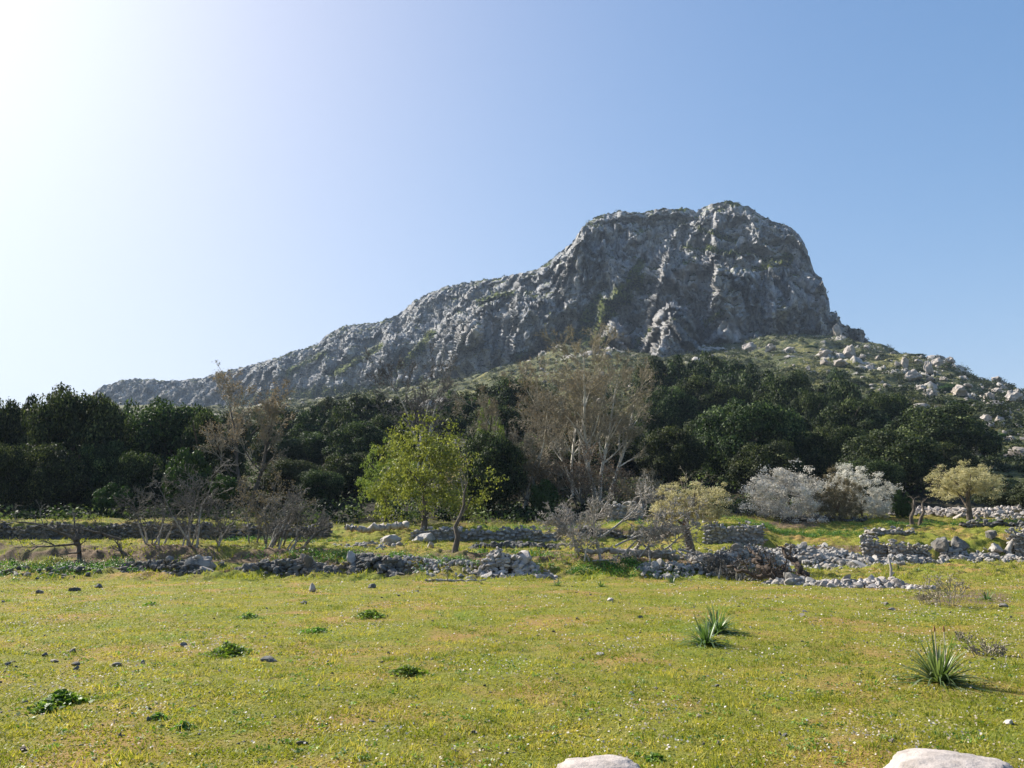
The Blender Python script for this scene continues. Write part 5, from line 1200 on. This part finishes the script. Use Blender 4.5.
V, Fc = leaf_quads(Q, np.tile([0, -.3, 1.], (len(Q), 1)), .06, rng, .6, .7)
o = mk('bank_herbs', V, [Fc], M['weed'], attrs={'tone': np.repeat(np.clip(np.repeat(rng.random(len(hb)), 60) * .6, 0, 1), 4)}); tag(o, 'low green herbs growing over the banks', 'herbs', kind='stuff')
# undergrowth filling the wood
rng, P = scatter_ground(2600, 47.5, 125, 350, .72, 0); pxs = 512 + 816 * P[:, 0] / P[:, 1]
keep = ((P[:, 1] > 50) | (pxs < 330)) & ((pxs < 745) | (P[:, 1] > 56)) & ((pxs < 900) | (P[:, 1] > 66)) & ((pxs < 960))
UG = P[keep]
# maquis scrub on the far slopes, and bushes rooted on the cliff
def scrub(name, B, size, per, leaf, seed, mat, label):
    rng = np.random.default_rng(seed); n = len(B); s_ = size * np.exp(rng.normal(0, .35, n))
    d = rng.normal(0, 1, (n, per, 3)); d /= np.linalg.norm(d, axis=2)[..., None]; d[..., 2] = np.abs(d[..., 2])
    P = B[:, None] + d * (s_[:, None, None] * rng.uniform(.6, 1.1, (n, per, 1))) * [1, 1, .75]
    V, Fc = leaf_quads(P.reshape(-1, 3), d.reshape(-1, 3), leaf, rng, .7, .5)
    o = mk(name, V, [Fc], M[mat], attrs={'tone': np.repeat(np.repeat(np.clip(rng.normal(.4, .3, n), 0, 1), per), 4)}); tag(o, label, 'scrub', kind='stuff'); return o
scrub('undergrowth', UG, .85, 60, .22, 351, 'oak', 'dark undergrowth filling the shade under the oaks')
rng, P = scatter_ground(2000, 68, 120, 352, .72, 0); P = P[P[:, 0] / P[:, 1] > .55]; scrub('scrub', P, .6, 50, .25, 353, 'scrub', 'low scrub between the boulders at the right edge')
rng, P = scatter_ground(11000, 115, 470, 330, .72, 0)
keep = rng.random(len(P)) < sstep(-.35, .25, fbm(P * .035, 3, 331)); scrub('scrub', P[keep] - [0, 0, .2], 1.5, 90, .5, 332, 'scrub', 'dark and yellowish maquis scrub dotted over the far slopes')
Vm, gm, upm, Xv, Yv, nm = MT
rng = np.random.default_rng(333); w_ = np.clip(gm[:nm] * sstep(.15, .5, upm[:nm]), 0, 1) * np.sqrt(Vm[:nm, 1] / 500) + .02 * (upm[:nm] > .3)
idx = rng.choice(nm, 6000, replace=False, p=w_ / w_.sum())
scrub('cliff_scrub', Vm[idx] - [0, 0, .3], 1.15, 30, .7, 334, 'scrub', 'bushes rooted on the ledges and ramps of the mountain')
rng, P = scatter_ground(8000, 90, 400, 340, .72, 0); keep = rng.random(len(P)) < .15 + sstep(-.15, .3, fbm(P * .03, 3, 24) + .3 * sstep(.35, .6, P[:, 0] / P[:, 1])) * sstep(100, 130, P[:, 1] + 60 * (P[:, 0] / P[:, 1] > .55)); a = Acc()
for q in P[keep]: add_stone(a, rng, q, float(np.exp(rng.normal(-.85, .55))), .7, .4)
o = a.build('slope_rocks', M['boulder'], smooth=False); tag(o, 'countless small rocks strewn over the far slopes', 'rocks', kind='stuff')
